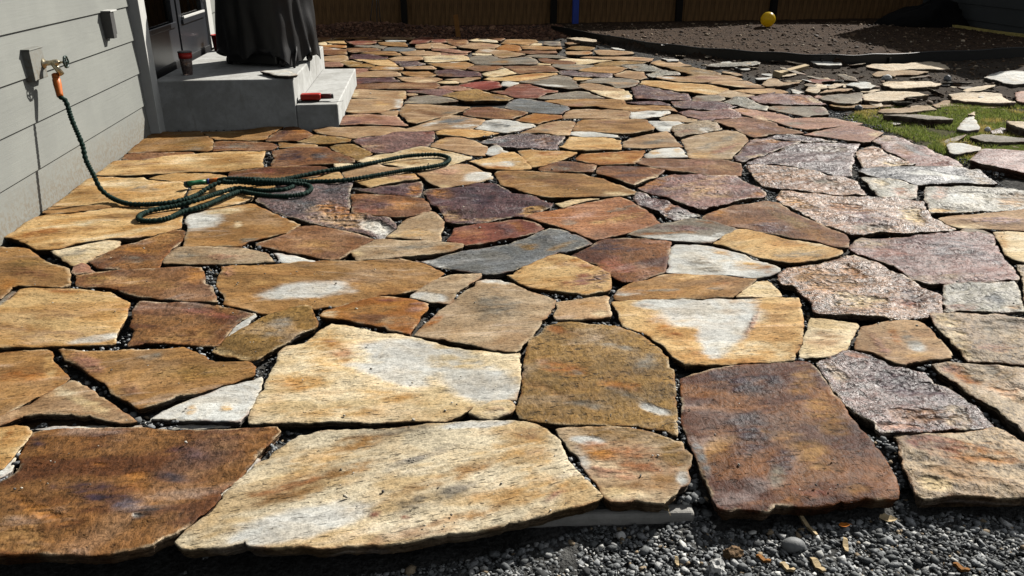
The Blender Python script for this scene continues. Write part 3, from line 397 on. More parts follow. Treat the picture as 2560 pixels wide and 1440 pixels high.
gp|X 1868,405 1920,385 1960,370 1985,360 2020,356 2095,355 2150,358 2140,375 2130,390 2135,402 2130,420 2128,442 2070,432 2020,422 1958,412 1920,408 1880,409|pu X 2000,390 80,16 0;gy X 2070,370 50,10 0
gn|X 1866,415 1885,412 1920,412 1960,415 2020,425 2070,436 2130,447 2142,455 2155,475 2165,488 2120,487 2050,480 1990,472 1940,465 1905,460 1885,440|br X 2000,450 120,14 8;gy X 2060,455 50,8 8
pu|K 2220,380 2300,290 2390,200 2450,180 2560,180; L 150,210 330,215 200,260 100,290 0,325; K 2400,380 2290,420|pl K 2400,370 160,25 -10;or L 80,210 140,30 0;br K 2450,230 100,40 0
gp|L 0,160 80,150 200,140 340,150 500,180 640,200 700,205 500,215 400,215 300,205 150,195 0,170|dp L 200,165 200,20 5
pk|L 350,145 450,120 600,90 750,65 880,58 1000,85 1150,130 1080,170 1020,215 950,225 800,205 650,175 500,155|pp L 800,120 250,30 0;pl L 1080,140 60,30 0;gy L 550,130 120,20 0
pk|P 180,1160 400,1140 700,1120 900,1110 1200,1120 1400,1160 1640,1210 1500,1235 1250,1260 1050,1280; L 550,80 480,95 370,95 250,70 100,30 0,0|gy P 550,1210 200,30 0;br P 900,1180 300,30 0
br|O 1560,780 1850,740 2080,730 2300,760 2560,820; L 100,55 250,90 360,120 250,128 100,132 0,140; O 2330,1020 2200,1035 2080,990 1900,900 1700,830|pk O 2100,830 300,60 10;or O 2250,980 200,40 10;pp O 2400,880 200,40 10
ty|K 1700,190 1800,160 2000,115 2150,95 2250,110 2320,150 2360,200 2300,270 2210,350 2190,390 2000,395 1830,385 1770,375 1760,310 1720,250|gy K 2050,220 250,30 -18;pk K 2150,280 200,25 -18;lo K 1900,340 130,30 0
gt|O 890,930 900,900 1050,830 1350,770 1500,800 1600,830 1690,915 1500,950 1250,1000 1020,1030 960,1020 930,960|wh O 1430,930 120,40 0;pk O 1100,950 150,40 0
wh|O 510,790 560,780 750,785 1000,800 1060,830 920,880 870,900 860,940 700,930 620,880|bg O 750,830 180,35 5
ty|O 700,740 850,670 1000,670 1150,720 1300,760 1200,790 1000,795 850,785 720,770|lo O 780,700 70,25 -20
wh|O 240,750 220,720 250,650 500,620 750,620 850,610 860,650 780,680 700,710 560,730 400,745|bg O 550,660 180,30 -5;lo O 800,660 60,30 -30
pp|O 1000,640 1250,610 1550,605 1850,605 1950,650 2080,715 1950,740 1700,755 1540,770 1350,765 1200,710|br O 1500,690 400,50 3
pu|O 890,480 1200,475 1650,470 1750,500 1860,555 1930,570 1850,590 1500,600 1250,600 1050,590 960,570 900,520|br O 1000,510 120,40 0;dg O 1600,510 150,25 5
pk|O 1880,605 2000,585 2300,605 2560,635; P 250,1030 400,1075 590,1130 300,1145 60,1150; O 2350,765 2200,730 2050,690|pl O 2350,740 150,30 5;oc O 2050,620 120,30 10
gg|O 1730,460 1900,410 2080,415 2180,450 2300,520 2440,560 2400,620 2250,600 2050,570 1900,530 1800,500|
pp|O 2110,390 2300,370 2560,340; P 0,740 300,735 600,745 750,770 910,840 1060,910 800,915 400,910 170,905 0,880; O 2420,520 2300,500 2200,450|or P 650,830 220,60 10;pk P 200,820 200,50 0;pl P 850,840 100,30 25
gy|P 140,940 250,915 600,930 900,940 1010,960 1060,1000 1100,1060 900,1080 750,1110 600,1080 450,1040 300,1000 150,970|pp P 950,1010 150,50 10;br P 350,950 180,30 5
tn|O 1830,285 2100,265 2560,250; P 150,650 330,665 450,715 300,735 100,740; O 2400,350 2200,340 2000,310|lo O 2200,300 250,20 3
ty|O 1630,370 1700,320 1800,300 2000,330 2220,360 2100,390 1900,400 1760,395|
gy|O 1230,400 1300,370 1500,365 1650,370 1730,400 1740,430 1650,465 1450,470 1240,470|br O 1320,420 80,40 0
pu|O 245,240 400,215 550,230 750,270 1000,320 1150,350 1200,440 1190,465 900,440 600,440 330,420 290,340|br O 800,370 300,50 8;pk O 400,390 130,25 5
lo|O 380,190 430,140 650,140 1000,170 1300,190 1550,220 1800,265 1780,295 1650,330 1520,355 1300,330 1000,290 700,240 500,210|pl O 1500,300 250,35 8
tn|O 640,80 800,60 1100,65 1300,50 1700,45 1850,55 1980,90 2040,120 1700,135 1450,160 1250,160 1000,150 800,120|wh O 800,80 150,20 5;pk O 1450,90 250,25 0;ol O 1050,120 150,20 5
tn|O 1470,170 1650,140 2040,130 2200,180 2390,235 2200,255 2000,245 1800,215 1600,190|gy O 2150,190 150,30 10;pl O 1900,220 250,15 8
ol|V 350,455 870,450 1100,500 1300,540 1440,575 1440,600 1100,610 930,620 800,590 640,540 500,500|gy V 1100,550 300,40 5
tn|V 60,390 120,345 250,325 600,350 700,390 860,440 600,450 300,450 150,420|lo V 200,400 150,30 8
pu|O 170,470 400,465 700,480 860,500 850,540 600,530 350,520 200,505|
oc|N 1290,465 1500,445 1800,435 2300,430 2560,455; O 150,500 300,525 600,538 860,548 940,585 985,620 850,598 500,612 250,628 100,605; N 2560,595 2300,580 2120,545 2050,545 1850,555 1700,550 1500,505 1340,490|tn N 1900,500 300,40 0;pk N 1800,530 150,20 0;lo O 300,570 250,25 0
tn|O 0,615 150,620 245,650 215,730 180,745 0,740; N 2200,735 1900,735 1570,735 1600,690 1640,640 1750,605 2000,600 2300,605 2560,620|br O 80,680 100,30 0
bg|N 650,570 720,500 800,450 900,430 1100,450 1300,480 1500,520 1650,550 1680,590 1600,630 1550,655 1300,650 1050,630 800,600|
gy|N 1180,410 1300,380 1450,345 1700,320 1880,310 2000,330 2150,390 2250,415 1900,425 1600,430 1350,430 1220,425|
rd|N 430,310 650,300 750,240 880,195 1050,200 1150,240 1300,280 1500,300 1480,320 1330,330 1250,370 1180,410 1000,415 800,405 700,370 550,340|pk N 900,230 150,25 0;br N 600,320 150,20 0
gy|N 870,150 1000,130 1200,100 1400,60 1500,45 1700,75 1750,120 1820,190 1870,235 1860,260 1650,270 1500,245 1300,220 1150,195 1000,170|oc N 1200,110 250,25 -10;wh N 1400,210 250,15 3
wh|N 600,220 625,155 700,150 880,175 850,200 700,240|
rr|M 2350,210 2450,180 2560,165; N 200,150 450,145 550,170 600,240 450,265 350,275 200,265 0,240|
lo|N 310,115 400,80 600,85 800,50 1100,20 1480,10 1500,30 1300,70 1100,110 870,145 600,135 450,130|or N 1100,50 300,30 -8;pl N 450,105 120,20 0
pl|T 1010,820 1200,780 1470,730 1520,750 1680,840 1400,880 1200,900 1060,880|oc T 1280,840 110,25 0
gp|U 150,830 160,770 300,760 520,780 750,800 1000,810 1200,830 1180,890 900,885 600,885 400,880 200,850|
lo|N 1740,110 1780,75 1950,85 2050,100 1900,120 1780,130|
gy|N 1850,165 2100,95 2400,85 2560,85; O 200,95 370,130 330,200 200,240 0,255; N 2400,220 2250,180 2100,165|tn O 100,180 250,40 0
tn|N 1840,220 1870,180 2000,165 2150,190 2300,220 2500,260 2560,270 2560,295 2300,295 2000,290 1920,260|br N 2100,270 200,20 3
pl|N 2010,300 2300,300 2560,310; O 200,315 245,360 250,430 100,440 0,440; N 2450,430 2270,400 2150,360|wh O 180,380 50,40 0;tn N 2450,370 150,40 0
br|N 0,690 0,620 140,565 400,560 650,590 900,620 1030,650 950,680 800,740 760,770 500,755 300,730 100,710|oc N 750,670 200,50 0;pk N 200,640 200,30 0
wh|N 270,850 330,800 480,765 700,770 900,800 1100,830 1150,850 1000,900 850,940 680,965 500,950 300,925 170,910|bg N 600,850 250,50 3
or|N 830,770 900,740 1000,700 1100,670 1300,680 1560,710 1550,740 1400,770 1250,810 1180,830 1050,815|
tn|N 880,970 1000,930 1200,850 1350,800 1500,770 1700,770 1780,800 1730,870 1690,1000 1500,1000 1200,965|pk N 1350,870 200,30 -15;pl N 1600,960 120,40 0;gy N 1300,930 120,25 0
oc|N 1740,920 1830,800 1900,770 2200,755 2560,755; O 300,755 470,765 540,830 600,890 590,930 400,950 250,990 100,1000 0,985; N 2500,1000 2300,980 2000,950 1750,940|br N 2300,800 400,30 0;ol N 2300,930 350,25 0
gy|M 1480,490 1560,420 1650,385 1900,380 2100,400 2250,430 2330,470 2150,490 1950,500 1700,505|pl M 1600,480 100,20 0
tn|M 1390,640 1440,570 1500,510 1700,510 1900,515 2100,530 2400,540 2530,555 2400,620 2270,670 2150,700 1950,750 1800,800 1660,830 1540,810 1500,750 1430,690|oc M 1500,600 120,50 -30;gy M 2200,650 150,30 -10;pl M 1600,790 110,25 0;br M 1850,640 250,50 10
tn|M 545,560 600,450 640,430 900,430 1200,420 1450,425 1440,520 1410,570 1250,590 1150,620 1050,645 850,650 650,655 550,640|wh M 1390,490 80,80 0;lo M 1100,500 150,50 0;pl M 650,630 120,20 0
tn|M 620,410 650,290 800,280 1100,290 1480,290 1510,350 1490,410 1300,415 900,415|pl M 690,350 70,60 0;pl M 1440,350 80,60 0
pk|M 430,840 470,750 560,690 700,670 900,670 1100,700 1360,710 1420,770 1490,830 1540,870 1350,860 1100,850 800,845 550,850|pu M 650,810 170,40 -5;br M 1000,740 250,40 5;tn M 700,700 200,25 0
tn|M 1080,650 1180,615 1380,610 1370,660 1340,700 1200,690|
br|M 690,260 680,190 900,185 1300,175 1700,170 1980,170 2040,210 2000,250 1900,265 1500,270 1000,275|tn M 1500,220 400,30 0
pu|M 670,180 670,100 900,95 1280,90 1350,130 1410,160 1200,170 900,175|rd M 720,150 80,30 0
pp|M 1520,290 1900,285 2100,270 2280,320 2150,370 2050,375 1800,355 1650,340 1520,320|gy M 1700,310 150,15 0
tn|M 1520,350 1680,345 1680,360 1540,380|
pk|M 2010,240 2150,210 2350,215 2500,260 2560,275 2400,300 2250,290 2100,265|
ol|M 2080,380 2250,330 2450,290 2560,280; N 0,300 200,275 300,310 450,350 650,370 780,410 700,440 400,455 0,460; M 2450,455 2300,420|oc N 400,380 200,25 12;gy N 550,400 150,25 5
pl|M 1980,160 2100,140 2300,150 2350,170 2320,190 2150,190 2050,175|
tn|M 1370,90 1600,85 2000,90 2080,105 1950,150 1700,165 1550,160 1450,140|pl M 1800,130 200,20 -5
tn|M 2120,110 2330,95 2560,85; N 0,80 250,80 260,108 100,138 0,150; M 2500,160 2380,175 2340,150|
oc|S 1740,790 1850,790 2100,790 2330,785 2450,830 2480,850 2400,880 2150,900 1950,880 1850,840|
tn|S 830,860 900,850 1080,800 1250,785 1500,780 1700,790 1760,830 1780,880 1650,890 1300,905 1000,910 840,905|pk S 1550,840 120,30 10
pk|S 830,740 1000,735 1200,735 1070,800 950,830 830,850|
oc|S 1210,710 1300,690 1450,690 1700,700 1830,715 1780,760 1500,770 1200,770 1130,765|wh S 1600,725 170,30 0
ol|S 580,600 680,565 800,565 1000,620 850,650 680,660|
ol|S 700,670 900,645 1100,635 1250,670 1200,705 1000,708 800,695|
pk|S 180,605 400,600 540,605 620,650 600,690 400,695 180,690|
tn|S 170,570 170,500 330,480 600,460 700,480 720,540 650,560 550,590 350,580|lo S 600,500 100,30 0
br|S 170,450 180,330 300,310 520,330 680,350 690,440 500,445 330,455|wh S 450,335 90,18 5;oc S 600,410 100,35 0
or|S 170,270 400,260 680,265 670,310 540,310 300,300 180,310|
lo|S 850,550 1000,550 1300,560 1520,550 1620,610 1730,680 1600,685 1350,675 1200,640 1050,600|pl S 1000,580 150,20 15
pu|S 740,530 800,470 950,450 1200,460 1500,490 1510,530 1300,540 950,540|
oc|S 960,430 1150,400 1500,385 1650,390 1750,430 1790,465 1600,465 1350,460 1150,440|br S 1500,420 200,20 5
br|S 690,320 850,315 1100,320 1300,330 1370,360 1150,390 900,410 800,420 720,380|tn S 900,370 200,25 0
bg|S 1390,370 1500,310 1700,300 1900,310 2070,340 2050,365 1850,385 1650,378|
tn|S 1740,395 1900,390 2100,355 2230,360 2250,385 2560,405; T 160,400 160,455; S 2500,468 2200,468 1980,475 1900,460|
tn|S 1520,520 1700,490 2000,480 2200,490 2220,540 2050,570 1800,575 1580,560|
gp|S 1620,590 1800,580 2100,580 2260,640 2200,650 1950,690 1820,690 1740,640|
tn|S 1850,705 2100,685 2370,660 2480,720 2450,740 2200,740 1900,740|pu S 2400,700 80,15 10
pl|T 0,480 200,472 600,468 730,510 740,560 600,580 400,590 0,608; S 2260,600 2260,560 2220,500 2240,480|gy T 300,530 300,25 0
oc|T 0,620 200,608 400,593 650,590 830,650 740,690 650,750 500,740 280,735 120,690 0,650; S 2300,630|wh T 450,605 120,15 0;or T 550,680 150,40 0
gy|T 770,520 830,480 1000,475 1190,475 1300,510 1400,540 1550,525 1800,505 1980,510 2090,570 2110,610 2080,650 1600,650 1200,650 870,645 810,600 750,585|oc T 1450,600 250,35 0;bg T 1850,540 200,25 0;br T 1950,620 150,20 0
br|T 690,720 850,670 1100,675 1400,690 1440,710 1200,770 950,795 850,780 750,760|or T 1250,720 150,25 -8
br|T 1420,700 1600,680 2000,680 2380,670 2440,720 2540,795 2300,790 2000,810 1700,825 1600,760|tn T 1900,740 350,35 0
pu|T 30,815 100,770 300,745 600,765 900,795 980,830 960,875 700,885 450,890 250,885 130,860|br T 300,860 200,25 0
tn|T 860,410 960,340 1100,335 1250,350 1500,380 1650,405 1860,440 1700,480 1500,520 1380,530 1280,490 1200,430 1000,415|wh T 1100,375 170,30 0;ol T 1500,460 250,30 0
pl|T 800,460 820,430 1180,440 1180,465 900,465|
pk|T 170,410 240,412 450,437 700,432 690,460 400,462 170,460|
pk|T 0,345 300,340 600,380 780,390 680,420 450,425 200,390 0,375|
tn|T 0,220 180,215 300,260 430,290 480,310 300,330 0,330|
br|T 270,140 500,140 680,150 720,200 690,240 560,270 480,280 350,230 300,180|oc T 600,190 120,30 0
rd|T 0,140 150,125 250,145 290,200 150,205 0,212|
tn|T 710,250 760,215 1000,220 1300,250 1370,280 1230,325 1000,320 850,340 650,320 520,300|pk T 1100,270 200,25 0
pl|T 730,160 900,135 1060,140 1300,180 1310,215 1200,215 1000,200 850,185|wh T 1150,185 150,18 8
br|T 1080,120 1150,100 1400,105 1460,140 1350,175 1150,150|
or|T 1280,330 1400,260 1500,245 1750,270 1780,350 1700,370 1500,370|
oc|T 1380,230 1500,145 1900,140 2080,160 2110,200 1950,235 1920,260 1700,240|lo T 1700,215 250,15 0
pl|T 1960,260 2050,220 2190,225 2180,260|
gy|T 2230,250 2260,190 2560,190 2560,270 2350,270|dp T 2400,230 120,20 0
oc|T 1820,350 1780,275 1950,280 2300,285 2560,290; U 180,290 190,340 80,350; T 2450,360 2100,370|tn T 2000,310 200,25 0
br|T 1650,400 1800,385 2100,375 2480,385 2500,420 2300,430 2150,430 1950,440 1850,420|
gy|T 1850,490 1950,455 2200,445 2560,455; U 150,465 330,510 200,518; T 2400,505 2150,505|
br|T 2120,540 2250,530 2560,570; U 160,565 480,600 430,635 160,635; T 2350,632 2200,600|
pl|T 2110,660 2130,615 2370,635 2360,662|
gy|U 0,690 30,650 400,645 700,650 850,660 800,690 600,730 500,760 300,755 100,710|tn U 500,690 250,25 0
oc|U 540,770 620,720 850,690 1080,680 1300,680 1500,720 1400,770 1220,825 900,805 650,788|
tn|U 1240,850 1500,760 1650,780 1830,790 1840,850 1900,900 1750,950 1500,920 1280,880|pl U 1400,800 150,15 -15
gg|U 1370,680 1580,640 1850,640 2000,680 2200,740 2350,785 2100,788 1900,770 1700,765 1500,710|tn U 1650,700 150,30 0
gg|U 1880,860 2050,820 2350,800 2500,800 2560,840 2300,870 2100,890 1980,905|
pl|U 110,555 350,530 650,530 900,550 1200,570 950,600 800,620 650,640 490,640 480,600 300,580|
ol|U 940,630 1050,590 1400,570 1700,590 1880,605 1800,620 1550,625 1330,660 1150,670 900,675 830,660|
tn|U 560,510 700,490 950,490 1300,490 1600,495 1850,510 2030,530 1990,575 1900,598 1700,580 1400,560 1150,550 850,530|or U 1700,540 200,15 2
tn|U 270,400 450,385 750,380 810,420 700,450 500,455 300,450|or U 680,410 120,25 0
tn|U 850,385 950,360 1200,370 1600,400 1640,430 1300,460 1000,455 900,430|pk U 1400,440 150,12 3
ol|U 270,340 400,290 600,285 850,310 830,350 750,370 500,365|oc U 400,310 120,20 0
ty|V 1480,560 1530,535 1700,570 1900,620 1750,630 1600,590|
oc|S 110,70 400,65 800,75 1220,80 1150,110 900,120 600,130 450,125 250,95|lo S 350,90 200,15 5
ru|S 850,150 950,120 1180,115 1300,120 1400,165 1200,180 950,175|
rd|S 690,190 830,170 1150,185 1290,200 1250,230 1100,260 900,265 780,235|tn S 1150,230 120,20 0
br|S 120,100 250,105 400,135 380,150 150,178 130,140|
lo|S 290,190 400,150 600,150 680,240 500,230 350,230|
pl|S 140,250 150,205 280,200 290,240 400,240 300,255|
tn|S 1330,110 1500,85 1900,85 2050,100 2030,150 1800,145 1500,140 1400,130|
wh|S 1470,152 1700,150 1870,165 1860,188 1480,185|
oc|S 1320,205 1500,205 1850,215 1900,260 1900,300 1700,290 1500,275 1360,250|
gy|S 850,280 950,268 1250,270 1500,290 1400,330 1200,310 1000,310|
rd|S 2050,140 2200,100 2400,105 2400,140 2300,210 2100,235 1950,220|
tn|S 2100,250 2350,220 2400,218 2400,320 2300,330 2090,330 2070,280|
wh|A 220,238 400,212 700,196 1000,206 1150,196 1155,214 700,221 280,228|
wh|A 1275,216 1400,196 1600,200 1890,226 1700,233 1280,224|
wh|A 2090,466 2125,486 1965,655 1835,765 1803,800 1793,765 1900,692 2000,592|
wh|A -20,570 90,470 168,380 182,395 125,500 92,600 30,645 -20,668|
gy|E -20,440 130,315 176,312 162,345 60,452 -20,530|
wh|E 2550,565 2562,600 2400,740 2172,884 2292,752 2332,692 2420,624|
'''
N_SLIVER = 6
# ---------------------------------------------------------------- flagstones
TY = {  # colour, second colour, dark grain dashes, mica sparkle, roughness
 'oc':((178,134,76),(150,112,64),.55,.12,.62),'lo':((212,176,116),(192,148,84),.75,.10,.6),'tn':((190,156,114),(168,134,96),.45,.12,.62),
 'ty':((188,164,130),(168,142,108),.55,.12,.62),'pl':((222,204,166),(206,182,134),.75,.12,.6),'wh':((212,214,209),(200,200,194),.35,.02,.55),
 'gy':((150,142,128),(130,122,108),.4,.25,.58),'bg':((126,130,132),(112,114,112),.4,.3,.55),'gg':((166,162,148),(140,138,124),.5,.6,.52),
 'br':((146,106,72),(122,84,58),.45,.25,.6),'ru':((140,100,60),(104,66,40),.3,.38,.58),'ol':((164,130,76),(140,112,68),.75,.3,.55),
 'or':((188,132,70),(166,110,60),.4,.15,.6),'ro':((184,128,86),(160,106,70),.6,.3,.55),'rd':((146,88,68),(124,72,58),.4,.25,.55),
 'rr':((158,76,64),(138,64,54),.2,.15,.55),'pk':((190,144,118),(166,122,102),.45,.35,.55),'pp':((156,116,108),(132,98,92),.6,.5,.5),
 'pu':((112,76,76),(94,62,66),.5,.55,.48),'dp':((70,52,64),(54,43,53),.3,.4,.45),'dm':((134,90,54),(92,58,44),.5,.26,.5),
 'gp':((134,110,106),(108,90,92),.5,.85,.46),'gt':((186,166,136),(160,140,114),.5,.8,.5),'gn':((176,138,108),(148,116,94),.6,.85,.48),
 'gb':((214,200,168),(196,170,124),.7,.16,.6),'cr':((222,208,184),(204,188,162),.5,.12,.6),'dg':((92,94,98),(76,78,84),.4,.7,.48),'bk':((60,48,46),(50,42,42),.2,.5,.5)}
TY = {k: (np.array(srgb(a)), np.array(srgb(b)), c, d, e) for k, (a, b, c, d, e) in TY.items()}
def deepen(c, g, sat):
    l = c@np.array([.2126, .7152, .0722]); return np.clip((l+(c-l)*sat)*g, 0, 1)
for k_, v_ in list(TY.items()):
    if k_ in ('wh', 'cr'): continue
    g_ = {'pl': 1.06, 'gb': 1.0, 'lo': .93, 'pp': .72, 'gp': .7, 'gn': .76, 'pk': .8, 'gt': .86, 'pu': .72, 'dp': .8, 'or': .82, 'ro': .85}.get(k_, .86)
    sa_ = .9 if k_ in ('oc', 'lo', 'tn', 'ty', 'pl', 'gb') else 1.02
    if k_ in ('oc', 'lo', 'tn', 'ty'): g_ *= 1.06
    TY[k_] = (deepen(v_[0], g_, sa_), deepen(v_[1], g_, sa_))+v_[2:]
TY['gt'] = TY['gt'][:2]+(.5, .45, .55)
PALE = np.array(srgb((226,210,178)))

def trace(seg):
    out = []
    for s in seg.split(';'):
        t = s.split(); ox, oy, k = TILES[t[0]]
        for a in t[1:]:
            x, y = a.split(','); out.append((ox+float(x)/k, oy+float(y)/k))
    return out
def inside(P, poly):
    x, y = P[:, 0], P[:, 1]; m = np.zeros(len(P), bool); j = len(poly)-1
    for i in range(len(poly)):
        xi, yi = poly[i]; xj, yj = poly[j]
        if yi != yj: m ^= ((yi > y) != (yj > y)) & (x < (xj-xi)*(y-yi)/(yj-yi)+xi)
        j = i
    return m
def sstep(a, b, x):
    t = np.clip((x-a)/(b-a), 0, 1); return t*t*(3-2*t)
def nz(P, s, off=0.0, oct=3):
    return np.array([noise.fractal(Vector((p[0]*s+off, p[1]*s-off, off*.37)), .8, 2.0, oct) for p in P])

def stone_mesh(name, px, z, spec, seed, thick, tilt=.004, relief=1.0, dz=None, spacing=None, patches=()):
    """px: outline on the photograph, z: height of the stone's top face"""
    rnd = random.Random(seed)
    base = np.array([gp(u, v, z)[:2] for u, v in px])
    A = .5*np.sum(base[:, 0]*np.roll(base[:, 1], -1)-np.roll(base[:, 0], -1)*base[:, 1])
    if A < 0: base = base[::-1]
    Y = max(1.4, base[:, 1].mean()); cen = base.mean(0)
    s = spacing or min(.055, max(.0075, .0038*Y+.0012))
    # outline with broken edges
    ring = []
    n = len(base)
    for i in range(n):
        a, b = base[i], base[(i+1) % n]; L = np.hypot(*(b-a)); k = max(1, int(round(L/s)))
        nrm = np.array([b[1]-a[1], a[0]-b[0]])/max(L, 1e-6)
        for q in range(k):
            t = q/k; p = a+(b-a)*t
            w = min(1.0, 4*t*(1-t)+.25)
            j = noise.fractal(Vector((p[0]*14+seed, p[1]*14, seed*.7)), .7, 2.1, 3)*.006+noise.noise(Vector((p[0]*60, p[1]*60, seed)))*.0022
            ring.append(p+nrm*(j*w*min(1, L/.06)+.004+.0009*max(0, Y-3)))
    ring = np.array(ring); m = len(ring)
    e_ = np.roll(ring, -1, 0)-np.roll(ring, 1, 0); l_ = np.hypot(e_[:, 0], e_[:, 1])[:, None]+1e-9; nin = np.stack([-e_[:, 1], e_[:, 0]], 1)/l_
    per = l_.sum()/2
    for q in range(int(per/.16)):                     # spalls knocked off the rim
        i0 = rnd.randrange(m); wd = max(1, int(rnd.uniform(.012, .04)/s)); dp = rnd.uniform(.002, .0075)
        for d_ in range(-wd, wd+1): ring[(i0+d_) % m] += nin[(i0+d_) % m]*dp*(1-abs(d_)/(wd+.6))*rnd.uniform(.6, 1.2)
    def inset(R, d):
        e = np.roll(R, -1, 0)-np.roll(R, 1, 0); l = np.hypot(e[:, 0], e[:, 1])[:, None]+1e-9
        return R+np.stack([-e[:, 1], e[:, 0]], 1)/l*d
    ch = np.array([.0014+.0022*abs(noise.noise(Vector((p[0]*25, p[1]*25, seed+9.)))) for p in ring])[:, None]
    R1 = inset(ring, ch*1.0)
    # interior points
    lo, hi = R1.min(0), R1.max(0)
    gx = np.arange(lo[0], hi[0], s); gy = np.arange(lo[1], hi[1], s*.87)
    X, Yg = np.meshgrid(gx, gy); X = X+(np.arange(len(gy)) % 2)[:, None]*s*.5
    G = np.stack([X.ravel(), Yg.ravel()], 1); rs = np.random.RandomState(seed); G = G+(rs.rand(*G.shape)-.5)*s*.35
    G = G[inside(G, R1)]
    if len(G):
        dmin = np.full(len(G), 9.0)
        for c0 in range(0, m, 200):
            d = np.sqrt(((G[:, None, :]-R1[None, c0:c0+200, :])**2).sum(2)).min(1); dmin = np.minimum(dmin, d)
        keep = dmin > s*.6; G = G[keep]
    allp = np.concatenate([R1, G]) if len(G) else R1
    edges = [(i, (i+1) % m) for i in range(m)]
    V2, _, F2, ov, _, _ = geometry.delaunay_2d_cdt([Vector(p) for p in allp], edges, [], 1, 1e-6)
    V2 = np.array([(v.x, v.y) for v in V2]); idx = {}
    for k, os_ in enumerate(ov):
        for q in os_: idx.setdefault(q, k)
    # relief of the cleft face
    ang = math.radians(rnd.uniform(-14, 14)); ca, sa = math.cos(ang), math.sin(ang); off = seed*3.17
    loc = V2-cen
    st = np.stack([loc[:, 0]*ca+loc[:, 1]*sa, -loc[:, 0]*sa+loc[:, 1]*ca], 1)
    tx, ty = rnd.uniform(-tilt, tilt), rnd.uniform(-tilt, tilt)
    size = max(hi-lo)
    big = nz(st*np.array([1.0, 2.2]), 3.2, off, 3); fine = nz(st*np.array([1.0, 2.0]), 17.0, off+5, 3) if s < .035 else np.zeros(len(V2))
    ter = np.round(big*4)/4
    hz = (big*.003+ter*.005+fine*.0018)*relief+(loc[:, 0]*tx+loc[:, 1]*ty)/max(size*.5, .05)
    hz = np.clip(hz, -.011, .011)
    zoff = rnd.uniform(-.004, .003) if dz is None else dz
    top = np.column_stack([V2, z+zoff+hz])
    nt = len(top)
    # broken side: chamfer ring, two split layers, underside
    R1z = np.array([top[idx.get(i, 0), 2] for i in range(m)])
    rings = []
    rings.append(np.column_stack([ring, R1z-ch[:, 0]*.9]))
    for d, fz in ((.003, .22), (.003, .27), (.009, .52), (.008, .57), (.015, .82), (.022, 1.0)):
        j = np.array([noise.noise(Vector((p[0]*17+fz*31, p[1]*17, seed*1.3)))*.005+noise.noise(Vector((p[0]*70, p[1]*70, fz*9)))*.0025 for p in ring])[:, None]
        rings.append(np.column_stack([inset(ring, d+j), R1z-thick*fz]))
    verts = np.concatenate([top]+rings)
    faces = [tuple(f) for f in F2]
    def rid(k, i): return nt+k*m+i % m
    for i in range(m):
        a, b = idx.get(i), idx.get((i+1) % m)
        if a is not None and b is not None and a != b: faces.append((a, rid(0, i), rid(0, i+1), b))
        for k in range(len(rings)-1): faces.append((rid(k, i), rid(k+1, i), rid(k+1, i+1), rid(k, i+1)))
    faces.append(tuple(rid(len(rings)-1, i) for i in range(m-1, -1, -1)))
    me = bpy.data.meshes.new(name); me.from_pydata(verts.tolist(), [], faces)
    # colours
    c1, c2, pit, mica, rough = TY[spec]
    P2 = verts[:, :2]-cen; S = np.stack([P2[:, 0]*ca+P2[:, 1]*sa, -P2[:, 0]*sa+P2[:, 1]*ca], 1)
    nm = nz(S*np.array([1.0, 3.0]), 3.0, off+11, 4)
    col = c1+(c2-c1)*sstep(-.25, .35, nm)[:, None]
    pitv = np.full(len(verts), pit); micv = np.full(len(verts), mica); rov = np.full(len(verts), rough)
    if patches:
        U, Vv = proj(np.column_stack([verts[:, :2], np.full(len(verts), z)]))
        w1 = nz(S*np.array([1.0, 2.4]), 9.0, off+21, 4); w2 = nz(S, 4.0, off+31, 2); w3 = nz(S, 38.0, off+41, 2) if s < .03 else 0; w4 = nz(S*np.array([1.0, 3.2]), 13.0, off+61, 4)
        for pc, cx, cy, rx, ry, rot in patches:
            if pc == 'wh' and rx > 30: rx, ry = rx*1.2, ry*1.25
            a = math.radians(rot); dx, dy = U-cx, Vv-cy
            e = np.sqrt(((dx*math.cos(a)+dy*math.sin(a))/rx)**2+((-dx*math.sin(a)+dy*math.cos(a))/ry)**2)
            hard = pc == 'wh' and rx > 45
            e = e+(w1*.2+w2*.22+w3*.06 if hard else w1*.42+w2*.34+w3*.2)
            k = 1-(sstep(.66, 1.14, e) if hard else sstep(.35, 1.15, e)); k = k*(.95 if hard else np.clip(.72+1.0*w4, .2, 1.0))
            q = TY[pc]; qc = q[0]+(q[1]-q[0])*sstep(-.3, .3, nm)[:, None]
            col = col+(qc-col)*k[:, None]
            pitv = pitv+(q[2]-pitv)*k; micv = micv+(q[3]-micv)*k*.6; rov = rov+(q[4]-rov)*k
    # freshly broken pale rims, split sides painted darker brown to stand for their shade
    e1 = np.zeros(len(verts)); e1[nt:nt+m] = 1
    for i in range(m):
        if i in idx: e1[idx[i]] = .8
    nr = nz(P2, 9.0, off+51, 2)
    kk = e1*sstep(-.05, .3, nr)*.55
    col = col+(PALE-col)*kk[:, None]
    col = col+(np.array(srgb((140,84,42)))-col)*(e1*(1-sstep(-.25, .0, nr))*.5)[:, None]
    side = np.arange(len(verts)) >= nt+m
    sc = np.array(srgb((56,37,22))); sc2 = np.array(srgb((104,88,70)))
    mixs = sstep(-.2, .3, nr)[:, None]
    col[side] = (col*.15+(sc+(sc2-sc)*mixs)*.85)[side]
    at = me.attributes.new('col', 'FLOAT_COLOR', 'POINT'); at.data.foreach_set('color', np.column_stack([np.clip(col, 0, 1), np.ones(len(verts))]).astype('f').ravel())
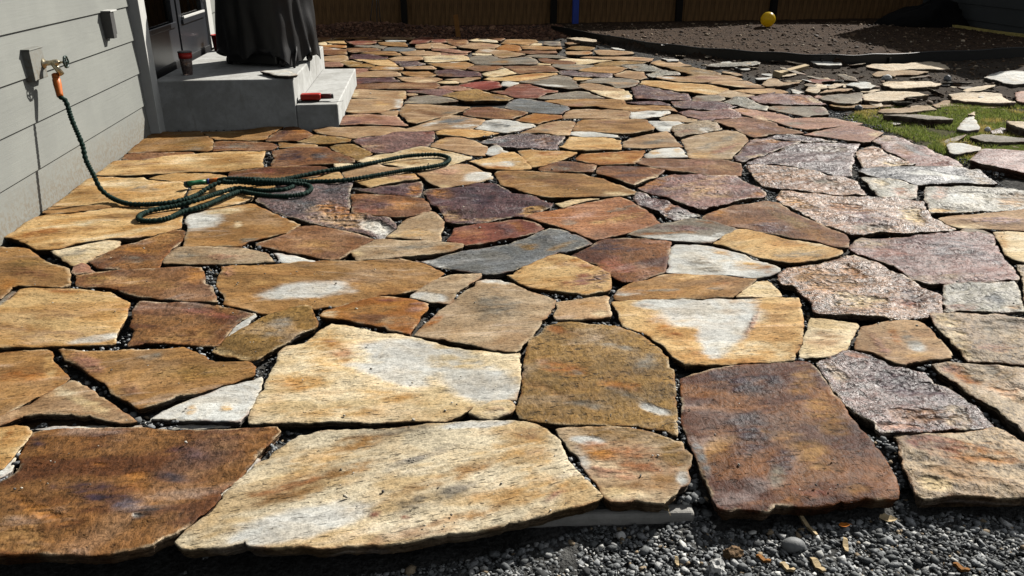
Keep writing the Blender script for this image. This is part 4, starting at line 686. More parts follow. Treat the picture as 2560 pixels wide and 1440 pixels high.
    at = me.attributes.new('st', 'FLOAT_VECTOR', 'POINT'); at.data.foreach_set('vector', np.column_stack([S*np.array([1.0, .48 if spec in ('ru','br','gt','gn','gp','pu','pp','ol','dm','dg','gg') else 1.0])+np.array([off % 13, (off*1.7) % 17]), verts[:, 2]]).astype('f').ravel())
    at = me.attributes.new('prm', 'FLOAT_VECTOR', 'POINT'); at.data.foreach_set('vector', np.column_stack([pitv, micv, rov]).astype('f').ravel())
    me.materials.append(M['stone'])
    sm = np.zeros(len(me.polygons), bool); sm[:len(F2)] = True; me.polygons.foreach_set('use_smooth', sm)
    me.update()
    return me, ring
def parse_patches(txt):
    out = []
    for s in txt.split(';'):
        t = s.split()
        if len(t) < 5: continue
        ox, oy, k = TILES[t[1]]; cx, cy = map(float, t[2].split(',')); rx, ry = map(float, t[3].split(','))
        out.append((t[0], ox+cx/k, oy+cy/k, rx/k, ry/k, float(t[4])))
    return out
# ---------------------------------------------------------------- ground
EDGE_X = [2.0, 2.11, 2.37, 2.83, 3.45, 4.29, 4.82, 5.66, 7.53, 9.0]
EDGE_Y = [13.5, 13.17, 12.54, 11.19, 10.37, 9.77, 9.46, 9.59, 9.99, 10.35]
PR = np.array([gp(u, v)[:2] for u, v in [(2700,560),(2500,462),(2400,412),(2200,330),(2150,300),(2065,265),(1990,232),(1900,205),(1800,183),(1700,155),(1620,140),(1480,112),(1380,98)]])
def right_of_patio(x, y):
    return x-np.interp(y, PR[:, 1], PR[:, 0])
def fence_y(x): return 13.95+.055*(x+2)
def ground_z(x, y):
    x = np.asarray(x, float); y = np.asarray(y, float)
    front = np.interp(x, [-1.3, -.6, -.1, .4, 1.0, 2.0], [-.135, -.125, -.098, -.088, -.074, -.07])
    z = np.where(y < 2.4, front+( -.06-front)*sstep(1.9, 2.4, y), -.06)
    r = right_of_patio(x, y); zr = -.022
    z = z+(zr-z)*sstep(.0, .18, r)*sstep(3.4, 4.4, y)
    bed = y-np.interp(x, EDGE_X, EDGE_Y, left=99)
    z = z+(.075-z)*sstep(.005, .05, bed)
    back = sstep(12.75, 13.6, y); z = np.maximum(z, z+(.06-z)*back)
    z = z+.13*np.exp(-(((x+.9)/1.0)**2+((y-13.35)/.28)**2))
    z = z+.05*np.exp(-(((x-5.5)/1.6)**2+((y-13.0)/.5)**2))
    return z
xs = np.concatenate([[-90,-50,-25,-12,-6,-3.5,-2.6], np.arange(-2.3, 9.2, .045), [9.6,10.5,12,16,25,50,90]])
ys = np.concatenate([[-90,-50,-25,-12,-5,-2,0,.6], np.arange(1.0, 14.8, .045), [15.5,17,20,30,50,90]])
XX, YY = np.meshgrid(xs, ys); GP = np.stack([XX.ravel(), YY.ravel()], 1)
gz = ground_z(GP[:, 0], GP[:, 1]); near = (GP[:, 0] > -2.4) & (GP[:, 0] < 9.3) & (GP[:, 1] > .9) & (GP[:, 1] < 14.9)
gn = np.zeros(len(GP)); gn[near] = nz(GP[near], 5.0, 3.1, 3)*.008+nz(GP[near], 21.0, 7.7, 2)*.006
gz = gz+gn
rr = right_of_patio(GP[:, 0], GP[:, 1]); bedm = GP[:, 1]-np.interp(GP[:, 0], EDGE_X, EDGE_Y, left=99)
c_grav = np.array(srgb((92,92,90))); c_dirt = np.array(srgb((74,65,55))); c_bed = np.array(srgb((76,59,44))); c_back = np.array(srgb((96,68,52)))
gcol = np.tile(c_grav, (len(GP), 1))
k = (sstep(.05, .45, rr)*sstep(3.6, 4.6, GP[:, 1]))[:, None]; gcol = gcol+(c_dirt-gcol)*k
k = sstep(0, .05, bedm)[:, None]; gcol = gcol+(c_bed-gcol)*k
gpoly = np.array([gp(u, v, -.02)[:2] for u, v in [(2100,286),(2200,270),(2330,262),(2450,258),(2640,250),(2640,350),(2500,368),(2430,412),(2330,374),(2250,340),(2180,314)]])
k = (inside(GP, gpoly)*.8)[:, None]; gcol = gcol+(np.array(srgb((84,84,42)))-gcol)*k
k = (sstep(12.7, 13.1, GP[:, 1])*(bedm < 0))[:, None]; gcol = gcol+(c_back-gcol)*k
nx, ny = len(xs), len(ys)
ii = (np.arange(ny-1)[:, None]*nx+np.arange(nx-1)[None, :]).ravel()
gf = np.stack([ii, ii+1, ii+nx+1, ii+nx], 1)
me = bpy.data.meshes.new('ground'); me.from_pydata(np.column_stack([GP, gz]).tolist(), [], gf.tolist())
at = me.attributes.new('col', 'FLOAT_COLOR', 'POINT'); at.data.foreach_set('color', np.column_stack([gcol, np.ones(len(GP))]).astype('f').ravel())
tag(link('ground', me, M['ground'], None, True), kind='structure')

# ---------------------------------------------------------------- patio: bedding + flagstones
def pl_in_frame(P, pad=60):
    u, v = proj(P); return (u > -pad) & (u < 2560+pad) & (v > -pad) & (v < 1440+pad)
bed = MB(); bxs = np.arange(-2.08, 3.4, .09); bys = np.arange(1.75, 13.0, .09)
ptop = {}
for j, y in enumerate(bys):
    for i, x in enumerate(bxs):
        if right_of_patio(x, y) < .02 and not (x < -.66 and 6.58 < y < 8.6) :
            for (a, b) in ((i, j), (i+1, j), (i+1, j+1), (i, j+1)):
                if (a, b) not in ptop:
                    X, Yq = bxs[0]+a*.09, bys[0]+b*.09
                    ptop[(a, b)] = len(bed.v); bed.v.append((X, Yq, -.049+noise.fractal(Vector((X*9, Yq*9, 1)), .8, 2, 3)*.006))
            bed.f.append((ptop[(i, j)], ptop[(i+1, j)], ptop[(i+1, j+1)], ptop[(i, j+1)]))
me = bed.mesh('patio')
at = me.attributes.new('col', 'FLOAT_COLOR', 'POINT'); at.data.foreach_set('color', np.tile(np.array(srgb((96,94,90))+(1,)), (len(me.vertices), 1)).astype('f').ravel())
patio = tag(link('patio', me, M['ground'], None, True), kind='structure')
RINGS = []
for i, line in enumerate(STONES.strip().split('\n')):
    ty, seg, pat = (line.split('|')+[''])[:3]
    px = trace(seg)
    yy = gp(np.mean([p[0] for p in px]), np.mean([p[1] for p in px]))[1]
    sl = i >= len(STONES.strip().split('\n'))-N_SLIVER
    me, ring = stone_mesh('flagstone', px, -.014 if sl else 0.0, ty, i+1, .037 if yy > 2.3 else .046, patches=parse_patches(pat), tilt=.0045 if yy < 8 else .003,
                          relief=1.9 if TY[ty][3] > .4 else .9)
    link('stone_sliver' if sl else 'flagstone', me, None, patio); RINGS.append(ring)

# ---------------------------------------------------------------- loose things made of many small pieces
def icos(sub):
    bm = bmesh.new(); bmesh.ops.create_icosphere(bm, subdivisions=sub, radius=1.0)
    V = np.array([v.co for v in bm.verts]); F = np.array([[v.index for v in f.verts] for f in bm.faces]); bm.free(); return V, F
ICO = {1: icos(1), 2: icos(2)}
def scatter(name, pos, rad, cols, mat, parent=None, sub=1, flat=.65, seed=0, jag=.22, kind='stuff', smooth=False):
    rs = np.random.RandomState(seed); V0, F0 = ICO[sub]; n = len(pos); nv = len(V0)
    ax = np.stack([rs.uniform(.8, 1.35, n), rs.uniform(.65, 1.05, n), rs.uniform(flat*.7, flat*1.2, n)], 1)*rad[:, None]
    a = rs.rand(n)*6.283; t = (rs.rand(n)-.5)*.9; t2 = (rs.rand(n)-.5)*.9
    V = V0[None]*(1+(rs.rand(n, nv, 1)-.5)*2*jag)*ax[:, None, :]
    def rot(V, i, j, an):
        c, s = np.cos(an)[:, None], np.sin(an)[:, None]; W = V.copy(); W[..., i] = V[..., i]*c-V[..., j]*s; W[..., j] = V[..., i]*s+V[..., j]*c; return W
    V = rot(rot(rot(V, 0, 2, t), 1, 2, t2), 0, 1, a)+pos[:, None, :]
    F = (F0[None]+np.arange(n)[:, None, None]*nv).reshape(-1, 3)
    me = bpy.data.meshes.new(name); nl = len(F)*3
    me.vertices.add(n*nv); me.vertices.foreach_set('co', V.reshape(-1).astype('f'))
    me.loops.add(nl); me.loops.foreach_set('vertex_index', F.reshape(-1).astype('i'))
    me.polygons.add(len(F)); me.polygons.foreach_set('loop_start', np.arange(0, nl, 3, dtype='i')); me.polygons.foreach_set('loop_total', np.full(len(F), 3, 'i'))
    me.update(calc_edges=True)
    at = me.attributes.new('col', 'FLOAT_COLOR', 'POINT'); at.data.foreach_set('color', np.column_stack([np.repeat(cols, nv, 0), np.ones(n*nv)]).astype('f').ravel())
    o = link(name, me, mat, parent, smooth); tag(o, kind=kind); return o
def palette(n, seed, cs, w=None, jit=.25):
    rs = np.random.RandomState(seed); C = np.array([srgb(c) for c in cs]); i = rs.choice(len(cs), n, p=w)
    return np.clip(C[i]*(1+(rs.rand(n, 1)-.5)*2*jit), 0, 1)
def covered(P):
    m = np.zeros(len(P), bool)
    for R in RINGS:
        lo, hi = R.min(0)-.004, R.max(0)+.004
        q = np.where((P[:, 0] > lo[0]) & (P[:, 0] < hi[0]) & (P[:, 1] > lo[1]) & (P[:, 1] < hi[1]) & ~m)[0]
        if len(q): m[q] = inside(P[q], R)
    return m
rs = np.random.RandomState(5)
GREYS = [(156,159,160),(128,131,131),(98,101,102),(70,72,73),(192,193,191),(222,222,216),(164,146,120)]
GW = [.26,.25,.2,.12,.1,.04,.03]
# crushed gravel in front of the patio
N = 74000; P = np.stack([rs.uniform(-1.35, 1.95, N), rs.uniform(1.2, 2.05, N)], 1)
P = P[~covered(P)]; P3 = np.column_stack([P, ground_z(P[:, 0], P[:, 1])]); fr = pl_in_frame(P3, 80); P = P[fr]
r = np.clip(rs.lognormal(math.log(.0042), .45, len(P)), .0022, .015)
tag(scatter('gravel', np.column_stack([P, ground_z(P[:, 0], P[:, 1])+r*.35+rs.rand(len(P))*.004]), r, palette(len(P), 6, GREYS, GW), M['gravel'], None, 1, .6, 7, .5),
    'loose grey crushed gravel along the patio front', 'gravel')
# gravel showing in the joints
N = 110000; yy = 1.75+rs.rand(N)**1.6*5.5; P = np.stack([rs.uniform(-2.05, 3.6, N), yy], 1)
P = P[(right_of_patio(P[:, 0], P[:, 1]) < .25) & ~((P[:, 0] < -.66) & (P[:, 1] > 6.55))]; P = P[~covered(P)]
P = P[pl_in_frame(np.column_stack([P, np.zeros(len(P))]), 20)]
r = np.clip(rs.lognormal(math.log(.0055), .45, len(P)), .003, .02)
fill = sstep(-.05, .35, nz(P, 3.3, 77.7, 3)); scatter('joint_gravel', np.column_stack([P, -.044+rs.rand(len(P))*.008+fill*.03]), r, palette(len(P), 8, GREYS, GW), M['gravel'], patio, 1, .6, 9)
# grit and small chips kicked up onto the slabs
N = 1500; P = np.stack([rs.uniform(-2.0, 3.2, N), 1.6+rs.rand(N)**1.5*6.5], 1); cl = nz(P, 1.3, 55.5, 3)+rs.rand(N)*.35; P = P[cl > .22]; P = P[covered(P)]
P = P[~((P[:, 0] < -.66) & (P[:, 1] > 6.55))]; r = np.clip(rs.lognormal(math.log(.0026), .45, len(P)), .0013, .008)
scatter('slab_grit', np.column_stack([P, r*.3+.001]), r, palette(len(P), 14, [(200,190,170),(150,140,124),(110,104,98),(222,216,204)], None), M['gravel'], patio, 1, .6, 15, .4)
# chips and clods on the bare dirt
N = 9000; P = np.stack([rs.uniform(2.0, 8.4, N), rs.uniform(4.6, 13.9, N)], 1)
rp = right_of_patio(P[:, 0], P[:, 1]); P = P[rp > .05]; P = P[pl_in_frame(np.column_stack([P, np.zeros(len(P))]), 20)]
r = np.clip(rs.lognormal(math.log(.011), .5, len(P)), .005, .045)
tag(scatter('dirt_clods', np.column_stack([P, ground_z(P[:, 0], P[:, 1])+r*.2]), r, palette(len(P), 10, [(98,80,62),(76,62,50),(122,98,76),(150,130,104),(188,172,148)], [.36,.3,.2,.1,.04]), M['gravel'], None, 1, .5, 11),
    'brown clods and stone chips strewn over the bare dirt', 'dirt')
N = 5200; P = np.stack([rs.uniform(-2.0, 2.2, N), rs.uniform(12.75, 13.75, N)], 1); r = np.clip(rs.lognormal(math.log(.016), .4, N), .007, .05)
tag(scatter('dirt_lumps', np.column_stack([P, ground_z(P[:, 0], P[:, 1])+r*.25]), r, palette(N, 12, [(122,86,66),(96,68,54),(144,108,84),(78,60,52)], [.4,.3,.2,.1]), M['gravel'], None, 1, .7, 13),
    'lumpy reddish brown soil heaped along the wooden fence', 'soil')

# ---------------------------------------------------------------- house
XW = -2.09
house = tag(empty('house', (XW, 6.5, 0)), 'grey lap sided house with white trim and dark glazed doors', 'house')
def hpart(mb, name, mat, parent=None, **kw):
    o = mb.build(name, mat, None, **kw); p = parent or house; o.parent = p
    o.matrix_parent_inverse = p.matrix_world.inverted() if p.type != 'EMPTY' else o.matrix_parent_inverse
    return o
def hb(a, b, name, mat, parent=None, bevel=.002):
    h = house.location
    return MB().box([a[i]-h[i] for i in range(3)], [b[i]-h[i] for i in range(3)]).build(name, mat, parent or house, bevel=bevel, seg=1)
hb((XW-.3, -3, -.2), (XW-.022, 6.44, 3.0), 'wall', M['siding'])
hb((XW-.3, 8.83, -.2), (XW-.022, 11.0, 3.0), 'wall', M['siding'])
hb((XW-.3, 6.44, 2.46), (XW-.022, 8.83, 3.0), 'wall', M['siding'])
hb((XW-1.6, 6.0, -.2), (XW-1.5, 9.2, 2.6), 'wall', M['gasket'])
def board(y0, y1, zb, exp):
    h = house.location; V = []
    for y in (y0, y1):
        V += [(XW-.004, y, zb), (XW, y, zb+.002), (XW-.013, y, zb+exp+.004), (XW-.021, y, zb+exp+.004)]
    V = [tuple(p[i]-h[i] for i in range(3)) for p in V]
    F = [(0,1,5,4),(1,2,6,5),(2,3,7,6),(3,0,4,7),(0,3,2,1),(4,5,6,7)]
    return MB().add(V, F).build('siding_board', M['siding'], house)
for r_ in range(-1, 12):
    zb = .212+(r_-1)*.2335
    board(-2.9, 6.44, zb, .2335); board(8.83, 10.9, zb, .2335)
hb((XW-.03, 6.46, -.15), (XW+.06, 6.60, 2.46), 'corner_trim', M['white'])
hb((XW-.03, 6.60, .366), (XW+.02, 6.655, 2.46), 'door_jamb', M['white'])
hb((XW-.06, 8.655, .366), (XW+.004, 8.83, 2.46), 'door_trim', M['white'])
hb((XW-.16, 6.655, .30), (XW-.01, 8.654, .40), 'threshold', M['gasket'])
def leaf(y0, y1):
    h = house.location; x0, x1 = XW-.062, XW-.018; zs, zt = .69, 2.3; st_ = .11
    m = MB()
    def b(a, c): m.box([a[i]-h[i] for i in range(3)], [c[i]-h[i] for i in range(3)])
    b((x0, y0, .40), (x1, y1, zs)); b((x0, y0, zt), (x1, y1, 2.44)); b((x0, y0, zs), (x1, y0+st_, zt)); b((x0, y1-st_, zs), (x1, y1, zt))
    d = m.build('door', M['door'], house)
    hb((x1, y0+st_-.03, zs-.02), (x1+.018, y1-st_+.03, zs+.02), 'glazing_bead', M['door'], d)
    hb((x0+.018, y0+st_, zs), (x0+.024, y1-st_, zt), 'pane', M['pane'], d)
    return d

d1 = leaf(6.665, 7.645); d2 = leaf(7.70, 8.65)
hb((XW-.085, 7.83, .72), (XW-.078, 8.22, 2.3), 'blind', M['white'], d2)
hb((XW-.017, 7.80, .715), (XW+.006, 8.55, .735), 'sill_strip', M['white'], d2)
hb((XW-.08, 7.645, .40), (XW-.03, 7.70, 2.44), 'mullion', M['gasket'])
hh = house.location
MB().tube([Vector((XW-.018, 7.60, 1.35))-hh, Vector((XW+.02, 7.60, 1.35))-hh, Vector((XW+.02, 7.50, 1.35))-hh], .009).build('handle', M['steel'], d1, True)
hb((XW-.018, 8.58, .80), (XW-.012, 8.63, .96), 'strike_plate', M['gasket'], d2)

# hose-bib mounting block + tap, vent box
b1, b2 = wallp(50, 125, XW), wallp(92, 122, XW)
blk = tag(empty('mounting_block', (XW, 4.75, .66)), 'grey mounting block on siding behind the garden tap', 'wall block')
MB().box((-.02, -.085, .0), (.034, .075, .155)).build('block_body', M['siding'], blk, bevel=.003)
MB().box((-.02, -.09, .1555), (.038, .079, .163)).build('drip_cap', M['siding'], blk, bevel=.002)
tap = tag(empty('garden_tap', (XW+.034, 4.80, .735)), 'brass garden tap with dark green wheel handle on the wall block', 'tap')
tb = MB().lathe([(.0,0),(.027,0),(.027,.006),(.014,.008),(.014,.05),(.017,.052),(.017,.075),(.011,.078),(.011,.085),(.0,.085)], (0,0,0), 16, (1,0,.05)).build('tap_body', M['brass'], tap, True)
MB().tube([(.05,0,.0),(.066,.0,-.03),(.078,.012,-.062)], lambda i: (.015,.015,.016)[i], 12).build('spout', M['brass'], tap, True)
MB().lathe([(.006,0),(.006,.03)], (.085,0,.004), 10, (1,0,.05)).build('valve_stem', M['brass'], tap, True)
wh = MB(); wc = Vector((.118, 0, .006)); rim = [wc+Vector((.0, .029*math.cos(a), .029*math.sin(a))) for a in np.linspace(0, 2*math.pi, 25)]
wh.tube(rim, lambda i: .0055+.0012*math.cos(i*math.pi/2), 8, False)
for k_ in range(4):
    a = k_*math.pi/2; wh.tube([wc, wc+Vector((0, .027*math.cos(a), .027*math.sin(a)))], .004, 6)
wh.lathe([(.009,-.006),(.009,.006)], tuple(wc), 10, (1,0,0)).build('wheel_handle', M['dgreen'], tap, True)
vb = tag(empty('vent_box', (XW, 5.93, .75)), 'small grey narrow utility box fixed to the siding near the door', 'utility box')
MB().box((-.02, -.055, 0), (.055, .0, .165)).build('box_body', M['grey'], vb, bevel=.003)
MB().box((-.02, .002, .018), (.04, .06, .162)).build('box_cover', M['grey'], vb, bevel=.003)
MB().box((-.02, -.06, .166), (.062, .064, .175)).build('drip_cap', M['white'], vb, bevel=.002)

# ---------------------------------------------------------------- concrete stoop
stoop = tag(empty('concrete_stoop', (-1.4, 7.6, 0)), 'pale cast concrete door stoop with one lower step', 'steps')
def sb(a, b, name):
    h = stoop.location; o = MB().box([a[i]-h[i] for i in range(3)], [b[i]-h[i] for i in range(3)]).build(name, M['concrete'], stoop, bevel=.01, seg=3); return o
sb((XW+.03, 6.60, -.1), (-1.02, 8.75, .363), 'landing'); sb((-1.019, 6.602, -.1), (-.695, 8.56, .163), 'lower_step')

# covered grill on the stoop
ZT = .363
gr = tag(empty('covered_grill', (-1.345, 7.56, ZT)), 'barbecue grill under a black fabric cover standing on the stoop', 'grill')
gr.rotation_euler = (0, 0, math.radians(-27))
def cover():
    prof = [(-.05,1.12),(-.01,1.10),(.05,1.07)]+[(.08+.04*q, 1.06-.0068*q) for q in range(22)]+[(.97,.92),(1.06,.8),(1.12,.55),(1.14,.2),(1.145,.01)]
    m = MB(); n = 112; V = []; F = []
    hx, hy = .335, .275
    for i, (z, s) in enumerate(prof):
        for k_ in range(n):
            t = 2*math.pi*k_/n; c, s_ = math.cos(t), math.sin(t)
            e = 5.0; q = (abs(c)**e+abs(s_)**e)**(-1/e)
            low = max(0, 1-z/.95)
            fold = 1+low*(.045*math.sin(t*8+1.3+1.5*z)+.035*math.sin(t*15+z*4))+.09*noise.noise(Vector((c*2.4+z, s_*2.4, z*2.0)))+.05*noise.noise(Vector((c*5+z*2, s_*5, z*4)))
            x = hx*s*q*c*fold; y = hy*s*q*s_*fold
            zz = z+.11
            if i == 0: zz += .035*math.sin(t*5+.7)+.02*math.sin(t*13)+(.05 if (s_ < -.4 and -.5 < c < .55) else 0)
            V.append((x, y, zz))
    for i in range(len(prof)-1):
        for k_ in range(n): F.append((i*n+k_, i*n+(k_+1) % n, (i+1)*n+(k_+1) % n, (i+1)*n+k_))
    F.append(tuple((len(prof)-1)*n+k_ for k_ in range(n)))
    return m.add(V, F).build('cover', M['cover'], gr, True)
cov = cover()
MB().box((-.28,-.22,.06), (.28,.22,.36)).build('cart', M['plastic'], gr, bevel=.01)
for sx in (-1, 1):
    for sy in (-1, 1):
        cst = MB().box((sx*.27-.02, sy*.2-.02, .065), (sx*.27+.02, sy*.2+.02, .12)).build('caster', M['plastic'], gr)
        MB().lathe([(.0,-.014),(.03,-.014),(.036,-.008),(.036,.008),(.03,.014),(.0,.014)], (sx*.27, sy*.2, .037), 18, (1,0,0)).build('wheel', M['gasket'], cst, True)
MB().box((-.25,-.25,.02), (.25,-.1,.11)).build('drip_tray', M['plastic'], gr, bevel=.01)
st_ = MB(); st_.tube([(.35,-.1,.16),(.37,-.13,.12),(.385,-.18,.06),(.40,-.22,.006)], lambda i: .012, 6); st_.build('strap', M['cover'], gr, True)

# things on the stoop
cp = gp(470, 187, ZT)
cup = tag(empty('drink_tumbler', (cp[0], cp[1], ZT)), 'tall smoky plastic tumbler with red band standing on the stoop', 'cup'); cup.scale = (.9, .9, .92)
MB().lathe([(.0,.0),(.040,.0),(.043,.01),(.05,.1),(.056,.185),(.054,.185),(.048,.1),(.041,.014),(.0,.012)], (0,0,0), 28, None, False).build('cup_body', M['cup'], cup, True)
MB().lathe([(.0,.016),(.039,.016),(.044,.075),(.0,.075)], (0,0,0), 28, None, False).build('drink', M['dred'], cup, True)
MB().lathe([(.0535,.14),(.0575,.186),(.059,.188),(.0575,.140),(.0535,.14)], (0,0,0), 28, None, False).build('colour_band', M['red'], cup, True)
MB().lathe([(.0595,.188),(.061,.192),(.06,.197),(.0,.196),(.0,.192)], (0,0,0), 28, None, False).build('lid', M['grey'], cup, True)
bp = gp(545, 119, ZT)
bk = tag(empty('red_bucket', (XW+.12, bp[1]-.25, ZT)), 'small red plastic bucket behind the covered grill', 'bucket')
MB().lathe([(.0,.0),(.052,.0),(.066,.14),(.071,.14),(.071,.15),(.063,.15),(.05,.008),(.0,.008)], (0,0,0), 24, None, False).build('bucket_body', M['red'], bk, True)
MB().tube([(0,.066*math.cos(a),.15+.06*math.sin(a)) for a in np.linspace(0, math.pi, 13)], .003, 6).build('bail_handle', M['steel'], bk, True)
tp = gp(778, 256, .163)
tool = tag(empty('red_hand_tool', (tp[0], tp[1]+.05, .163)), 'red plastic hand tool with dark grip lying on the lower concrete step', 'tool')
MB().box((-.085,-.04,.012), (.075,.04,.062)).build('tool_body', M['red'], tool, bevel=.012, seg=3)
MB().box((-.105,-.046,.001), (.06,.046,.011)).build('base_plate', M['plastic'], tool, bevel=.003)
MB().lathe([(.0,0),(.021,0),(.021,.08),(.018,.084),(.0,.084)], (.072,.005,.036), 18, (1,.05,0)).build('grip', M['dred'], tool, True)
MB().lathe([(.0,0),(.019,0),(.019,.014),(.0,.014)], (.157,.009,.036), 18, (1,.05,0)).build('end_cap', M['plastic'], tool, True)
MB().tube([(.10,-.06,.003),(.16,-.075,.003),(.22,-.05,.003),(.25,-.02,.003)], .0015, 5).build('string', M['gasket'], tool, True)
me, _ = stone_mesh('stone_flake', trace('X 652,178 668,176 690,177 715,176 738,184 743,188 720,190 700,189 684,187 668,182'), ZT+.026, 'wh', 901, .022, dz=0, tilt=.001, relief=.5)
tag(link('stone_flake', me), 'thin cream stone flake lying on the stoop beside the grill', 'stone')
MB_ = None

# ---------------------------------------------------------------- hose
def hz_(u, v, z): p = gp(u, v, z); return Vector(p)
hose_pts = [Vector((XW+.034+.082, 4.816, .655))]
drop = [(150,240,-1.987,4.754,.567),(165,255,-1.962,4.754,.534),(180,300,-1.94,4.728,.44),(205,360,-1.901,4.697,.313),(215,400,-1.887,4.671,.23),(235,440,-1.854,4.652,.143),(250,470,-1.83,4.639,.077),(275,495,-1.787,4.638,.026)]
hose_pts = [Vector((-2.005,4.80,.66)), Vector((-1.998,4.775,.61))]+[Vector(d[2:]) for d in drop]
hose_pts += [hz_(310,507,.016), hz_(345,511,.016), hz_(400,509,.016)]
Z6 = lambda x, y, z: hz_(320+x/3.0476, 360+y/3.0476, z)
path = [(350,440,.016),(450,415,.016),(530,385,.014),(600,340,.03),(680,300,.045),(780,285,.045),(900,295,.04),(1020,305,.03),(1150,300,.02),(1235,296,.014),(1252,325,.016),(1180,350,.016),(1050,355,.014),(930,345,.02),(840,335,.03),
 (760,352,.03),(640,390,.03),(520,430,.03),(380,470,.016),(250,492,.016),(150,515,.016),(85,550,.016),(95,580,.016),(190,585,.016),(310,563,.016),(420,515,.018),(560,480,.02),(680,430,.02),(780,385,.022),(860,362,.018),
 (950,378,.016),(1100,395,.016),(1250,395,.016),(1350,375,.016),(1395,342,.016),(1365,312,.016),(1290,300,.028),(1150,288,.045),(1000,282,.06),(880,285,.06),(790,292,.06),(735,288,.058),(760,270,.055),(880,266,.05),(1000,270,.035),(1150,272,.022),(1300,246,.014),
 (1450,215,.016),(1600,190,.016),(1800,155,.016),(1950,125,.016),(2100,95,.016),(2250,82,.016),(2360,82,.016),(2430,98,.016),(2448,120,.016),(2410,150,.016),(2300,175,.016),(2100,202,.016),(1900,236,.016),(1750,262,.016),(1600,280,.016),(1450,284,.016),(1280,284,.03),(1100,276,.05),(950,268,.07),(820,264,.075),(740,268,.06),(690,276,.04)]
hose_pts += [Z6(*p) for p in path]
def spline(pts, step):
    out = []; n = len(pts)
    for i in range(n-1):
        p0, p1, p2, p3 = pts[max(i-1, 0)], pts[i], pts[i+1], pts[min(i+2, n-1)]
        L = (p2-p1).length; k = max(2, int(L/step)+1)
        for q in range(k):
            t = q/k; a = 2*p1; b = p2-p0; c = 2*p0-5*p1+4*p2-p3; d = 3*p1-p0-3*p2+p3
            out.append(.5*(a+b*t+c*t*t+d*t*t*t))
    out.append(pts[-1]); 
    res = [out[0]]; acc = 0
    for a, b in zip(out, out[1:]):
        acc += (b-a).length
        if acc >= step: res.append(b); acc = 0
    return res
hp = spline(hose_pts, .0034)
hrng = random.Random(3); hj = [hrng.random() for _ in range(len(hp)+1)]
hose = tag(empty('garden_hose', (-1.3, 4.6, 0)), 'dark green ribbed expandable garden hose coiled loosely on the flagstones', 'hose')
O_ = hose.location
hm = MB().tube([p-O_ for p in hp], lambda i: .0126+.0022*math.sin(i*1.55+2*math.sin(i*.11))+.0012*(hj[i]-.5), 10).build('hose_tube', M['hose'], hose, True)
cA = Vector((-2.012,4.812,.674)); cB = Vector((-1.987,4.754,.567))
ax = (cB-cA).normalized()
MB().lathe([(.014,-.004),(.019,0),(.019,.02),(.0175,.024),(.021,.03),(.021,.06),(.019,.085),(.0175,.115),(.0165,.128)], tuple(cA-O_), 18, tuple(ax)).build('tap_coupling', M['orange'], hose, True)
e0, e1, e2 = Z6(690,276,.04), Z6(620,284,.03), Z6(600,287,.03)
MB().tube([e0-O_, e1-O_], lambda i: .0165, 12).build('end_coupling', M['orange'], hose, True)
MB().tube([e1-O_, e2-O_], lambda i: .0175, 12).build('collar_ring', M['blue'], hose, True)
n1, n2, n3 = Z6(600,287,.03), Z6(500,296,.034), Z6(452,306,.036)
MB().tube([n1-O_, (n1+n2)*.5-O_, n2-O_, n3-O_], lambda i: (.0145,.016,.0145,.019)[i], 12).build('nozzle', M['green'], hose, True)
MB().tube([n3-O_, Z6(440,318,.026)-O_], lambda i: (.021,.017)[i], 12).build('nozzle_head', M['dgreen'], hose, True)
# ---------------------------------------------------------------- back fence
fence = tag(empty('wooden_fence', (2.0, 14.1, 0)), 'tall brown vertical board fence along the back of the yard', 'fence')
FO = fence.location; frs = random.Random(4); FH = 1.56
x = -6.0; fk = 1
while x < 9.4:
    w = .138+frs.uniform(-.004, .004); z0 = .03; y = fence_y(x+w/2)
    o = MB().box((-w/2, -.009, 0), (w/2, .009, FH+frs.uniform(-.006, .006))).build('board', M['fence'], fence)
    o.location = (x+w/2-FO.x, y+fk*.005-FO.y, z0+frs.uniform(-.01, .015)); o.rotation_euler = (frs.uniform(-.003, .003), frs.uniform(-.004, .004), math.atan(.055)+frs.uniform(-.008, .008))
    x += w-.003; fk = -fk
for zr in (.42, 1.35):
    a, b = -6.0, 9.4
    m_ = MB(); V = []
    for xx in (a, b):
        for dy in (.012, .05):
            for dz_ in (-.045, .045): V.append((xx-FO.x, fence_y(xx)+dy-FO.y, zr+dz_))
    m_.add(V, [(0,1,3,2),(4,6,7,5),(0,4,5,1),(2,3,7,6),(0,2,6,4),(1,5,7,3)]).build('rail', M['fence'], fence)
for up in (1012, 1382, 1692, 1925):
    xx = gp(up, 60, .08)[0]*1.0; yy = fence_y(xx)
    p_ = gp(up, 62, .08); xx = p_[0]*yy/p_[1]
    MB().box((xx-.05-FO.x, yy-.115-FO.y, -.05), (xx+.05-FO.x, yy-.012-FO.y, FH+.02)).build('post', M['post'], fence, bevel=.004)
for xx in (-2.9, -5.3): MB().box((xx-.05-FO.x, fence_y(xx)-.115-FO.y, -.05), (xx+.05-FO.x, fence_y(xx)-.012-FO.y, FH+.02)).build('post', M['post'], fence, bevel=.004)

